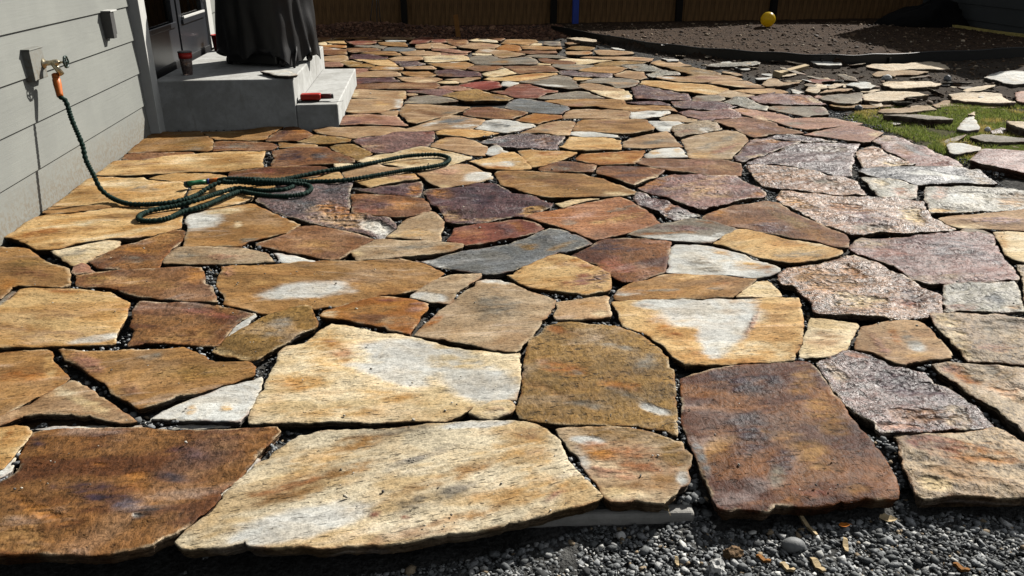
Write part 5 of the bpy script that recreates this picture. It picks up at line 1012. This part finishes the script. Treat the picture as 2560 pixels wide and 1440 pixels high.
# ---------------------------------------------------------------- neighbouring grey wall on the right
XN = 8.72
nw = tag(empty('neighbour_wall', (XN, 12, 0)), 'dark grey lap sided wall closing the yard beside the black tarp', 'wall')
MB().box((.02, -1.0, -.2), (.25, 2.4, 2.75)).build('wall', M['nwall'], nw)
for r_ in range(-1, 11):
    zb = .17+r_*.235
    V = []
    for y in (-1.0, 2.38): V += [(.004, y, zb), (0, y, zb+.002), (.012, y, zb+.239), (.02, y, zb+.239)]
    MB().add(V, [(0,1,5,4),(1,2,6,5),(2,3,7,6),(3,0,4,7),(0,3,2,1),(4,5,6,7)]).build('siding_board', M['nwall'], nw)
tm = MB(); ptsb = [(2375,64),(2410,69),(2450,75),(2500,82),(2560,89),(2620,97)]
prev = None; tpts = [Vector(gp(u, v, .09)) for u, v in ptsb]
V = []; F = []
for i, p in enumerate(tpts):
    w = .03+.012*math.sin(i*2.1)
    V += [p+Vector((-w, 0, -.03)), p+Vector((w, 0, -.03)), p+Vector((w, 0, .02)), p+Vector((-w, 0, .02))]
    if i: a = (i-1)*4; F += [(a+k_, a+(k_+1) % 4, a+4+(k_+1) % 4, a+4+k_) for k_ in range(4)]
F += [(3,2,1,0), tuple(len(V)-4+k_ for k_ in range(4))]
tag(tm.add(V, F).build('timber_strip', M['tan']), 'weathered yellowish timber strip lying along the foot of the grey wall', 'timber')

# heap under black tarp
hc = gp(2215, 68, .06)
def heap():
    n, mrows = 64, 14; V = []; F = []
    for i in range(mrows):
        s = i/(mrows-1)
        for k_ in range(n):
            t = 2*math.pi*k_/n
            r = (1-s)**.72; f = 1+.26*noise.noise(Vector((math.cos(t)*1.5, math.sin(t)*1.5, s*2)))+.1*noise.noise(Vector((math.cos(t)*4, math.sin(t)*4, s*6)))+.035*math.sin(t*11+s*5)*(1-s)
            V.append((.8*r*math.cos(t)*f, .5*r*math.sin(t)*f, (.42+.1*math.cos(t))*(1-(1-s)**2.2)*(.9+.12*noise.noise(Vector((math.cos(t)*2, math.sin(t)*2, s*3))))-.02))
    for i in range(mrows-1):
        for k_ in range(n): F.append((i*n+k_, i*n+(k_+1) % n, (i+1)*n+(k_+1) % n, (i+1)*n+k_))
    F.append(tuple((mrows-1)*n+k_ for k_ in range(n)))
    return MB().add(V, F)
tg = tag(heap().build('tarp_heap', M['tarp'], None, True), 'low black tarp covered heap in the shaded yard corner', 'heap')
tg.location = (hc[0]+.75, hc[1]+.15, .06)

# ---------------------------------------------------------------- black landscape edging
ex = np.concatenate([np.linspace(2.02, 2.4, 6), np.linspace(2.5, 5.4, 40), np.linspace(5.5, 9.0, 24)])
ek = np.array([EDGE_X, EDGE_Y])
def esm(x): return float(np.mean([np.interp(x+d, EDGE_X, EDGE_Y) for d in (-.3, -.15, 0, .15, .3)])) if x > 2.6 else float(np.interp(x, EDGE_X, EDGE_Y))
epts = [Vector((float(q), esm(float(q)), 0)) for q in ex]
ed = tag(empty('landscape_edging', (4.8, 9.5, 0)), 'black plastic landscape edging curving round the dirt bed', 'edging')
V = []; F = []
for i, p in enumerate(epts):
    d = (epts[min(i+1, len(epts)-1)]-epts[max(i-1, 0)]).normalized(); nn = Vector((-d.y, d.x, 0)); wv = .006*math.sin(i*.9)
    for off, z in ((-.012, -.07), (-.012, .088), (.012, .088), (.012, -.07)): V.append(p+nn*off+Vector((0, 0, z+(wv if z > 0 else 0)))-ed.location)
    if i: a = (i-1)*4; F += [(a+k_, a+(k_+1) % 4, a+4+(k_+1) % 4, a+4+k_) for k_ in range(4)]
F += [(3,2,1,0), tuple(len(V)-4+k_ for k_ in range(4))]
MB().add(V, F).build('edging_strip', M['edging'], ed)
MB().tube([p+Vector((0, 0, .094+.006*math.sin(i*.9)))-ed.location for i, p in enumerate(epts)], .013, 8).build('rolled_top', M['edging'], ed, True)
for u in (2035, 2212):
    p = gp(u, 150, .02); yy = esm(float(p[0])); MB().box((p[0]-.012-ed.location.x, yy-.045-ed.location.y, -.05), (p[0]+.012-ed.location.x, yy-.018-ed.location.y, .06)).build('edging_stake', M['plastic'], ed)

# ball
bp = gp(1918, 66, .12); br_ = 18/FPX*float((bp-_c)@_f)
ballz = float(ground_z(bp[0], bp[1]))
ball = tag(empty('yellow_ball', (bp[0], bp[1], ballz)), 'yellow rubber ball resting on the bare dirt bed', 'ball')
bm = bmesh.new(); bmesh.ops.create_uvsphere(bm, u_segments=40, v_segments=24, radius=br_); me = bpy.data.meshes.new('ball_skin'); bm.to_mesh(me); bm.free()
bo = link('ball_skin', me, M['yellow'], ball, True); bo.location = (0, 0, br_-.004); bo.rotation_euler = (.4, .3, 0)
sm_ = MB(); sm_.tube([Vector((br_*1.002*math.cos(a), br_*1.002*math.sin(a), 0)) for a in np.linspace(0, 2*math.pi, 41)], .0016, 5, False)
so = sm_.build('ball_seam', M['yellow'], ball, True); so.location = (0, 0, br_-.004); so.rotation_euler = (1.2, .3, 0)
vo_ = MB().lathe([(.0,-.001),(.006,-.001),(.006,.003),(.0,.003)], (0,0,0), 12).build('air_valve', M['gasket'], ball); vv = Vector((.45,-.45,.75)).normalized()
vo_.location = vv*(br_-.0005)+Vector((0,0,br_-.004)); vo_.rotation_euler = vv.to_track_quat('Z','Y').to_euler()

# wooden stake, blue post, tripod
sp = gp(1146, 89, .0)
stk = tag(empty('wood_stake', (sp[0], sp[1]-.12, float(ground_z(sp[0], sp[1]-.12))-.02)), 'short leaning brown wood stake at the patio back edge', 'stake')
MB().add([(-.035,-.012,0),(.035,-.012,0),(.035,.012,0),(-.035,.012,0),(-.075,-.012,.36),(-.005,-.012,.375),(-.005,.012,.375),(-.075,.012,.36)],
         [(0,3,2,1),(4,5,6,7),(0,1,5,4),(1,2,6,5),(2,3,7,6),(3,0,4,7)]).build('stake_board', M['stake'], stk, bevel=.002)
bp_ = gp(1438, 54, .08); byy = fence_y(bp_[0])-.16; bxx = bp_[0]*byy/bp_[1]
blu = tag(empty('blue_post', (bxx, byy, .03)), 'upright bright blue square post standing against the wooden fence', 'post')
MB().box((-.05,-.04,0), (.05,.04,1.5)).build('post_shaft', M['blue'], blu, bevel=.006)
MB().box((-.056,-.046,1.5), (.056,.046,1.53)).build('post_cap', M['blue'], blu, bevel=.006)
tp_ = gp(940, 68, .08); tyy = fence_y(tp_[0])-.35; txx = tp_[0]*tyy/tp_[1]
trp = tag(empty('metal_tripod', (txx, tyy, float(ground_z(txx, tyy)))), 'thin grey metal tripod stand by the wooden fence', 'stand')
for (ax_, ay_) in ((-.10, 0), (.02, -.06), (.075, .03)): MB().tube([(ax_, ay_, 0), (.05, .0, .78), (.06, .0, .95)], .008, 6).build('leg', M['steel'], trp, True)
MB().lathe([(.0,0),(.03,0),(.03,.03),(.0,.03)], (.06,0,.93), 12).build('hub', M['steel'], trp, True)

# ---------------------------------------------------------------- loose flagstones and rocks on the dirt
LOOSE = [
 ('wh','P 800,210 850,195 1150,195 1270,210 1300,265 1100,270 960,265 870,240',.03,.06,'white blocky slab on dirt close to the black edging bend'),
 ('cr','Q 40,290 130,265 350,260 650,245 850,225 1050,210 1180,230 1300,275 1365,330 1200,345 1000,335 750,340 500,355 350,350 240,330 100,315',.02,.04,'long cream layered slab on dirt below the black edging'),
 ('ty','Q 140,425 220,375 500,365 800,370 1030,390 850,415 520,425 480,450 380,430 200,450',.015,.035,'thin pale slab lying just in front of the long cream slab'),
 ('cr','Q 300,560 400,540 700,530 1050,525 1130,560 1220,585 1130,610 950,630 700,640 450,640 330,600',.025,.045,'cream and white slab with straight left end on bare dirt'),
 ('wh','Q 1230,590 1300,570 1390,580 1340,605',.0,.02,'small white chip beside the straight ended cream slab'),
 ('cr','Q 1360,740 1500,715 1900,710 2180,740 2220,800 2420,870 2200,885 1900,870 1600,850 1430,810 1420,780',.035,.035,'wide pale pinkish slab on top at the grass edge'),
 ('ty','Q 1100,915 1300,840 1500,830 1900,872 2170,900 2170,950 1950,960 1700,930 1400,920 1160,955',.004,.025,'tan slab half under the wide pinkish slab at the grass edge'),
 ('wh','Q 1930,470 2050,420 2200,370 2400,355 2560,370 2800,400 2800,560 2560,570 2380,590 2200,540 2060,510',.02,.04,'large pointed white slab alone on the dirt'),
 ('pk','Q 2430,710 2560,690 2800,700 2800,870 2560,875 2450,845',.03,.05,'pale pink slab behind the grass beyond the pinkish slab'),
 ('ty','Q 220,1020 300,975 550,960 850,930 1050,940 1160,970 1000,990 750,1030 500,1035 300,1030',.02,.04,'tan mossy slab at the near edge of the grass patch'),
 ('gy','Q 310,1070 500,1060 900,1070 1200,1090 1430,1135 1200,1145 1000,1150 800,1120 500,1090',.045,.035,'grey raised slab with dark gap under it on the grass'),
 ('gg','Q 400,1190 550,1175 620,1215 480,1225',.0,.02,'small greenish flake on grass under the grey raised slab'),
 ('pp','Q 625,1185 800,1190 980,1200 900,1230 700,1220',.0,.02,'small purplish flake on grass under the grey raised slab'),
 ('wh','R 1330,660 1450,635 1700,660 1860,690 1870,740 1700,770 1500,795 1400,800 1350,740',.02,.04,'rounded grey white stone in grass tip by the patio'),
 ('gy','R 1160,635 1300,570 1500,520 1640,510 1510,565 1400,625 1300,640',.005,.03,'pale grey wedge stone half sunk in the grass'),
 ('pp','R 1690,910 1800,800 1900,710 2200,715 2560,740 2900,760 2900,1110 2560,1090 2300,1040 2000,970',.04,.06,'thick purplish grey slab lying by the grass tip'),
 ('gy','R 1700,520 1900,490 2200,515 2560,545 2900,575 2900,630 2560,605 2100,600 1900,570',.03,.035,'long grey slab on grass behind the thick purplish slab'),
 ('cr','R 2290,280 2560,290 2900,300 2900,430 2560,390 2400,335',.07,.04,'cream slab propped high on stones at the yard side'),
 ('pu','R 2020,440 2200,390 2360,405 2220,455 2060,470',.01,.03,'dark purple stone under the propped cream slab'),
 ('cr','P 730,680 800,610 920,572 1060,600 1070,640 965,650 930,700 880,720',.03,.04,'broken cream chunk on the rubble pile beside the patio'),
 ('cr','P 1100,612 1200,580 1340,590 1250,620 1100,640',.03,.03,'small cream fragment on the rubble pile'),
 ('wh','P 1380,590 1500,560 1650,570 1850,600 1750,640 1600,640 1530,605',.03,.03,'white splintered fragment at the rubble pile back'),
 ('tn','P 940,712 1080,672 1300,650 1480,660 1350,700 1200,695',.015,.025,'tan flat fragment in the middle of the rubble pile'),
 ('gy','P 960,800 1100,760 1400,740 1635,722 1620,840 1500,870 1350,880 1200,870 1080,840',.03,.04,'grey layered slab at the front of the rubble pile'),
 ('cr','P 1640,740 1960,690 2200,690 2400,695 2560,720 2700,750 2450,770 2330,780 2250,830 1900,855 1680,840',.035,.045,'large pale cleft slab joining the rubble pile'),
 ('ol','P 1110,910 1300,895 1700,910 2150,880 2180,920 1900,940 1600,960 1300,945',.012,.035,'low olive grey slab in front of the rubble pile'),
 ('ty','P 40,590 60,550 170,490 280,510 370,545 640,550 450,590 100,605',.02,.035,'pale grey flake on dirt near the wood offcut'),
 ('rd','P 720,520 900,490 1200,490 1180,540 1000,568 800,550',.01,.03,'reddish flake on dirt behind the rubble pile'),
 ('gg','V 1170,430 1280,385 1540,370 2150,345 2235,365 2220,390 2100,420 1900,440 1700,450 1300,455',.02,.035,'long narrow grey slab on dirt along the patio edge'),
 ('wh','V 1740,462 1930,460 2030,510 1880,525',.012,.02,'small white tile like piece before the long narrow slab'),
 ('wh','V 270,280 400,290 600,305 590,338 400,340',.03,.025,'white flake on the far patio edge'),
 ('wh','V 2140,690 2300,670 2480,660 2380,695 2200,705',.015,.02,'thin white sliver on dirt by the patio side'),
 ('cr','U 300,122 500,115 870,150 880,190 650,185 450,152',.06,.025,'cream flake stacked on top at the far patio corner'),
 ('tn','U 260,215 600,190 870,198 650,212 340,245',.025,.03,'tan flake under the stacked cream flake'),
 ('wh','U 1190,310 1330,320 1450,360 1400,372 1250,342',.01,.02,'white shard on dirt beside the black edging'),
 ('wh','P 500,660 590,675 700,700 600,725 540,700',.0,.02,'white shard wedged at the patio rim before the rubble pile'),
 ('pk','P 750,740 900,755 1050,782 950,800 850,775',.0,.02,'thin pink shard between patio and grey layered slab'),
 ('wh','V 1180,215 1300,225 1440,240 1400,256 1240,250',.0,.02,'white chip at the foot of the black edging'),
 ('cr','V 890,222 980,225 985,245 900,245',.0,.02,'small square cream chip near the edging'),
 ('cr','Q 1390,615 1470,600 1490,620 1420,630',.0,.02,'tiny cream chip on the open dirt'),
 ('gy','Q 1500,620 1600,590 1780,640 1720,665 1560,655',.0,.02,'flat grey flake on the open dirt'),
 ('gg','Q 580,855 680,830 780,830 740,855 640,865',.0,.02,'small grey chip before the large pale cleft slab'),
 ('wh','R 1500,405 1560,300 1625,248 1700,258 1768,245 1850,370 1822,408 1650,422',.03,.03,'bright white trapezoid stone lying raised on the grass'),
 ('wh','R 1612,236 1690,200 1762,196 1768,232 1700,240',.02,.03,'small white stone just behind the bright white trapezoid'),
 ('cr','R 1668,176 1730,130 1772,112 1762,182 1710,172',.02,.03,'small cream triangular stone behind the white pieces on the grass'),
]
for i, (ty, seg, h, th, lab) in enumerate(LOOSE):
    z = -.022+h+.012
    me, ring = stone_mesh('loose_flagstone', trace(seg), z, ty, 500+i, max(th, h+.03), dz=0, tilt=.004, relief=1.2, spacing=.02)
    tag(link('loose_flagstone', me), lab, 'stone', 'loose flagstones scattered on the dirt')

shr = []
for i, sg in enumerate(('P 0,0 60,-22 150,-30 190,0 120,26 40,20', 'P 0,0 90,-25 160,-10 130,20 50,28', 'P 0,0 40,-24 110,-18 140,8 70,22')):
    t0 = [(2100+(u-1900), 230+(v-120)) for u, v in trace(sg)]
    c0 = gp(np.mean([q[0] for q in t0]), np.mean([q[1] for q in t0]), 0)
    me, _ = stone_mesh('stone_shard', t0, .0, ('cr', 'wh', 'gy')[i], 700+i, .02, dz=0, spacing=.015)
    me.transform(__import__('mathutils').Matrix.Translation((-c0[0], -c0[1], 0))); shr.append(me)
sr = random.Random(17)
spots = [(u+sr.uniform(-14, 14), v+sr.uniform(-5, 5)) for u, v in [(1985,205),(2010,212),(2035,200),(2060,208),(2090,214),(2110,205),(2135,222),(2150,210),(2170,218),(2185,228),(2060,222),(2020,222),(1960,195),(1930,190),(1975,188),(2200,262),(2245,258),(2280,250),(2330,210),(2400,215),(2310,196),(1860,160),(1820,156),(1760,150),(1700,140),(1660,135),(1940,156),(2000,162),(2290,160),(2350,235),(2430,230),(2480,250),(2140,170),(1880,172)]]
for i, (u, v) in enumerate(spots):
    q = gp(u, v, -.02); o = link('stone_shard', shr[i % 3]); sc_ = sr.uniform(.55, 1.5)
    o.location = (q[0], q[1], float(ground_z(q[0], q[1]))+.016*sc_+sr.uniform(0, .02)); o.scale = (sc_, sc_*sr.uniform(.8, 1.6), sc_); o.rotation_euler = (sr.uniform(-.2, .2), sr.uniform(-.2, .2), sr.uniform(0, 6.28))
    where = 'lying at the foot of the black edging' if v < 166 and u > 1600 else ('jumbled into the rubble pile beside the patio' if 1940 < u < 2210 and 185 < v < 235 else 'scattered on the open dirt between the loose slabs')
    tag(o, 'small %s stone shard %s' % (('cream', 'white', 'grey')[i % 3], where), 'stone', 'small stone shards on the dirt')
def rock(name, c, dims, mat, label, cat, seed, group=None, jag=.2, rotz=0.0, peak=0.0):
    V0, F0 = icos(3); V = []
    for p in V0:
        q = Vector(p); d = 1+jag*noise.fractal(q*1.3+Vector((seed*3.1, 0, 0)), .8, 2, 4)
        x, y, z = q.x*d, q.y*d, q.z*d
        if peak: s = 1-peak*max(0, z); x *= s; y *= s
        V.append((x*dims[0], y*dims[1], max(z, -.75)*dims[2]))
    o = MB().add(V, [tuple(f) for f in F0]).build(name, mat, None, jag < .1); o.location = c; o.rotation_euler = (0, 0, rotz)
    return tag(o, label, cat, group)
M['wrock'] = simple('white_rock', srgb((222,222,218)), .75, 0, .12, 25, .004, 50, .3)
p = gp(2467, 333, -.02); rock('white_rock', (p[0], p[1], .005), (.024, .022, .022), M['wrock'], 'round white pebble on grass by the propped cream slab', 'rock', 12, jag=.15)
p = gp(2216, 202, -.02); rock('white_rock', (p[0], p[1], .01), (.05, .04, .035), M['wrock'], 'white rounded rock before the thin pale slab', 'rock', 15, jag=.25)
p = gp(2367, 204, -.02); rock('white_rock', (p[0], p[1], .01), (.04, .035, .035), M['pebble'], 'grey rounded rock on open dirt behind small white chip', 'rock', 18, jag=.2)
p = gp(2145, 277, -.02); rock('white_rock', (p[0], p[1], .005), (.035, .03, .025), M['pebble'], 'grey cobble at the grass corner near the olive slab', 'rock', 21, jag=.2)
p = gp(1896, 148, -.02); rock('white_rock', (p[0], p[1], .01), (.03, .03, .035), M['wrock'], 'white pebble at the edging beyond the narrow slab', 'rock', 24, jag=.2)
p = gp(2080, 149, -.02); rock('white_rock', (p[0], p[1], .03), (.06, .04, .04), M['wrock'], 'white lump behind the blocky white slab', 'rock', 27, jag=.25)
a, b = gp(1945, 184, .01), gp(2016, 168, .01)
off = tag(empty('wood_offcut', ((a[0]+b[0])/2, (a[1]+b[1])/2, -.01)), 'pale split wood offcut lying on the dirt', 'wood')
d = Vector(b-a); an = math.atan2(d.y, d.x)
wo_ = MB().box((-d.length/2, -.03, 0), (d.length/2, .03, .045)).build('offcut_stick', M['wood'], off, bevel=.004); wo_.rotation_euler = (.15, -.02, an)
a = gp(1938, 186, .01); wb_ = MB().box((-.05, -.04, 0), (.05, .04, .06)).build('offcut_block', M['wood'], off, bevel=.004); wb_.location = (a[0]-off.location.x, a[1]-off.location.y-.05, 0); wb_.rotation_euler = (.2, .1, .8)

# ---------------------------------------------------------------- grass
def blades(name, polys, n, hgt, seed, label, cols, w):
    rs = np.random.RandomState(seed); P = []
    for poly in polys:
        W = np.array([gp(u, v, -.02)[:2] for u, v in poly]); lo, hi = W.min(0), W.max(0)
        Q = lo+(hi-lo)*rs.rand(n*3, 2); Q = Q[inside(Q, W)]; P.append(Q[:n])
    P = np.concatenate(P); d = nz(P, 3.0, seed, 3); P = P[(d+rs.rand(len(P))*.45) > .1]; m = len(P)
    pat = nz(P, 2.2, seed+4, 2)
    z = ground_z(P[:, 0], P[:, 1]); a = rs.rand(m)*6.283; h = hgt*(.45+rs.rand(m)*.9); l = h*(.2+rs.rand(m)*.9); b = rs.rand(m)*6.283; ww = .0016+rs.rand(m)*.0016
    dx, dy = np.cos(a)*ww, np.sin(a)*ww; lx, ly = np.cos(b)*l, np.sin(b)*l
    V = np.zeros((m, 5, 3))
    V[:, 0] = np.stack([P[:, 0]-dx, P[:, 1]-dy, z-.004], 1); V[:, 1] = np.stack([P[:, 0]+dx, P[:, 1]+dy, z-.004], 1)
    V[:, 2] = np.stack([P[:, 0]+dx*.8+lx*.35, P[:, 1]+dy*.8+ly*.35, z+h*.6], 1); V[:, 3] = np.stack([P[:, 0]-dx*.8+lx*.35, P[:, 1]-dy*.8+ly*.35, z+h*.6], 1)
    V[:, 4] = np.stack([P[:, 0]+lx, P[:, 1]+ly, z+h], 1)
    k = np.arange(m)[:, None]*5; F4 = (k+np.array([0, 1, 2, 3])).tolist(); F3 = (k+np.array([3, 2, 4])).tolist()
    me = bpy.data.meshes.new(name); me.from_pydata(V.reshape(-1, 3).tolist(), [], F4+F3)
    C = palette(m, seed+1, cols[0], None, .3); D = palette(m, seed+2, cols[1], None, .3); t = sstep(.1, .32, pat)[:, None]; C = C+(D-C)*t
    at = me.attributes.new('col', 'FLOAT_COLOR', 'POINT'); at.data.foreach_set('color', np.column_stack([np.repeat(C, 5, 0), np.ones(m*5)]).astype('f').ravel())
    return tag(link(name, me, M['blade']), label, 'grass', kind='stuff')
GC = ([(146,164,76),(158,174,86),(124,144,66),(172,176,104)], [(224,204,112),(206,192,100),(222,200,134)])
blades('grass_patch', [[(2110,288),(2200,272),(2330,266),(2450,262),(2600,255),(2640,300),(2640,345),(2600,355),(2500,365),(2440,405),(2410,408),(2330,372),(2250,338),(2180,312)], [(2440,380),(2560,370),(2640,372),(2640,395),(2500,395)],[(2550,430),(2640,425),(2640,490),(2600,480)]], 34000, .026, 31, 'short patchy green grass with yellowing moss beside the patio', GC, 1)
blades('weed_tuft', [[(2150,1420),(2330,1418),(2350,1460),(2130,1460)], [(2490,1428),(2560,1425),(2570,1460),(2480,1460)]], 500, .018, 35, 'sparse low green weeds growing in the gravel', GC, 1)

# ---------------------------------------------------------------- concrete slab end and small things on the gravel
s1, s2 = gp(1740, 1284, -.05), gp(1462, 1288, -.05)
dirv = (s1-s2); dirv = dirv/np.linalg.norm(dirv)
slab = empty('concrete_slab', (s1[0], s1[1], -.096)); tag(slab, 'pale grey concrete slab end showing under the front flagstones', 'slab')
slab.rotation_euler = (0, 0, math.atan2(dirv[1], dirv[0]))
MB().box((-.62, .0, 0), (0, .36, .046)).build('slab_body', M['conc2'], slab, bevel=.012, seg=3)
def gpt(u, v): 
    p = gp(u, v, -.075); return (p[0], p[1], float(ground_z(p[0], p[1])))
c = gpt(1981, 1374); rock('river_pebble', (c[0], c[1], c[2]+.016), (.031, .021, .019), M['pebble'], 'smooth oval grey pebble larger than the gravel round it', 'pebble', 2, jag=.06)
c = gpt(1833, 1390); rock('soil_lump', (c[0], c[1], c[2]+.012), (.022, .018, .02), simple('brown_lump', srgb((132,106,76)), .9, 0, .3, 60, .004, 120), 'brown knobbly lump on the gravel', 'clod', 5, jag=.4)
c = gpt(1790, 1425); rock('stone_chip', (c[0], c[1], c[2]+.01), (.022, .02, .02), M['wrock'], 'angular pale grey chip on gravel below the slab', 'stone', 6, jag=.5)
c = gpt(1552, 1337); rock('stone_chip', (c[0], c[1], c[2]+.008), (.013, .012, .012), M['wrock'], 'round white chip on gravel under the slab edge', 'stone', 7, jag=.15)
def splinter(u0, v0, u1, v1, w, mat, label):
    a, b = Vector(gpt(u0, v0)), Vector(gpt(u1, v1)); d = b-a
    V = []; n = 5
    for i in range(n+1):
        t = i/n; ww = w*(.35+1.1*math.sin(math.pi*min(.95, max(.08, t)))**.5*.7); c = a+d*t; s = Vector((-d.y, d.x, 0)).normalized()*ww*.5
        zt = .014+.004*math.sin(i*1.7)
        V += [c-s+Vector((0, 0, zt-.006)), c+s+Vector((0, 0, zt-.006)), c+s+Vector((0, 0, zt)), c-s+Vector((0, 0, zt+.002))]
    F = [(3,2,1,0)]+[(k0*4+q, k0*4+(q+1) % 4, k0*4+4+(q+1) % 4, k0*4+4+q) for k0 in range(n) for q in range(4)]+[(n*4, n*4+1, n*4+2, n*4+3)]
    return tag(MB().add([v-a for v in V], F).build('wood_splinter', mat), label, 'wood chip', 'wood splinters on the gravel'), a
for args in [(1990,1288,2040,1350,.011,'leaf','long thin pale wood splinter on the gravel'), (2110,1356,2114,1392,.012,'wood','short upright tan wood chip on the gravel'),
             (2028,1404,2058,1440,.017,'wood','wide tan wood chip at the gravel front'), (1950,1415,1985,1436,.014,'leaf','rounded cream wood chip near the oval pebble'),
             (2380,1420,2420,1440,.013,'stake','brown wood chip by the weeds'), (1690,1395,1694,1420,.009,'leaf','tiny curled straw chip below the slab'), (1890,1395,1925,1412,.012,'stake','brown bark sliver beside the knobbly lump')]:
    o, a = splinter(*args[:5], M[args[5]], args[6]); o.location = a
def leafmesh(c, L, W, rz, mat, label, curl=.4):
    V = []; F = []; n = 8
    for i in range(n+1):
        t = i/n; w = W*math.sin(math.pi*t**.8)**.8*(1+.12*math.sin(i*2.3)) if 0 < i < n else .0006
        z = .006+curl*L*(t-.5)**2
        V += [(L*(t-.5), -w, z+curl*w*.9), (L*(t-.5), 0, z), (L*(t-.5), w, z+curl*w*.7)]
        if i: a = (i-1)*3; F += [(a, a+3, a+4, a+1), (a+1, a+4, a+5, a+2)]
    m = MB().add(V, F); m.tube([(L*.5, 0, .006+curl*L*.25), (L*.72, .002, .004)], .0008, 5)
    o = m.build('dry_leaf', mat); o.location = c; o.rotation_euler = (0, 0, rz); sm2 = o.modifiers.new('thickness', 'SOLIDIFY'); sm2.thickness = .0006
    return tag(o, label, 'leaf', 'dry leaves on the gravel')
c = gp(1660, 1280, -.05); leafmesh((c[0], c[1], -.049), .034, .012, -1.2, M['leaf'], 'curled cream dry leaf resting on the concrete slab end', 1.2)
c = gpt(2108, 1329); leafmesh((c[0], c[1], c[2]+.012), .032, .009, .1, M['oleaf'], 'small orange dry leaf on the gravel', .5)
c = gpt(2216, 1316); leafmesh((c[0], c[1], c[2]+.014), .046, .017, -.2, M['leaf'], 'broad cream dry leaf on the gravel', .5)
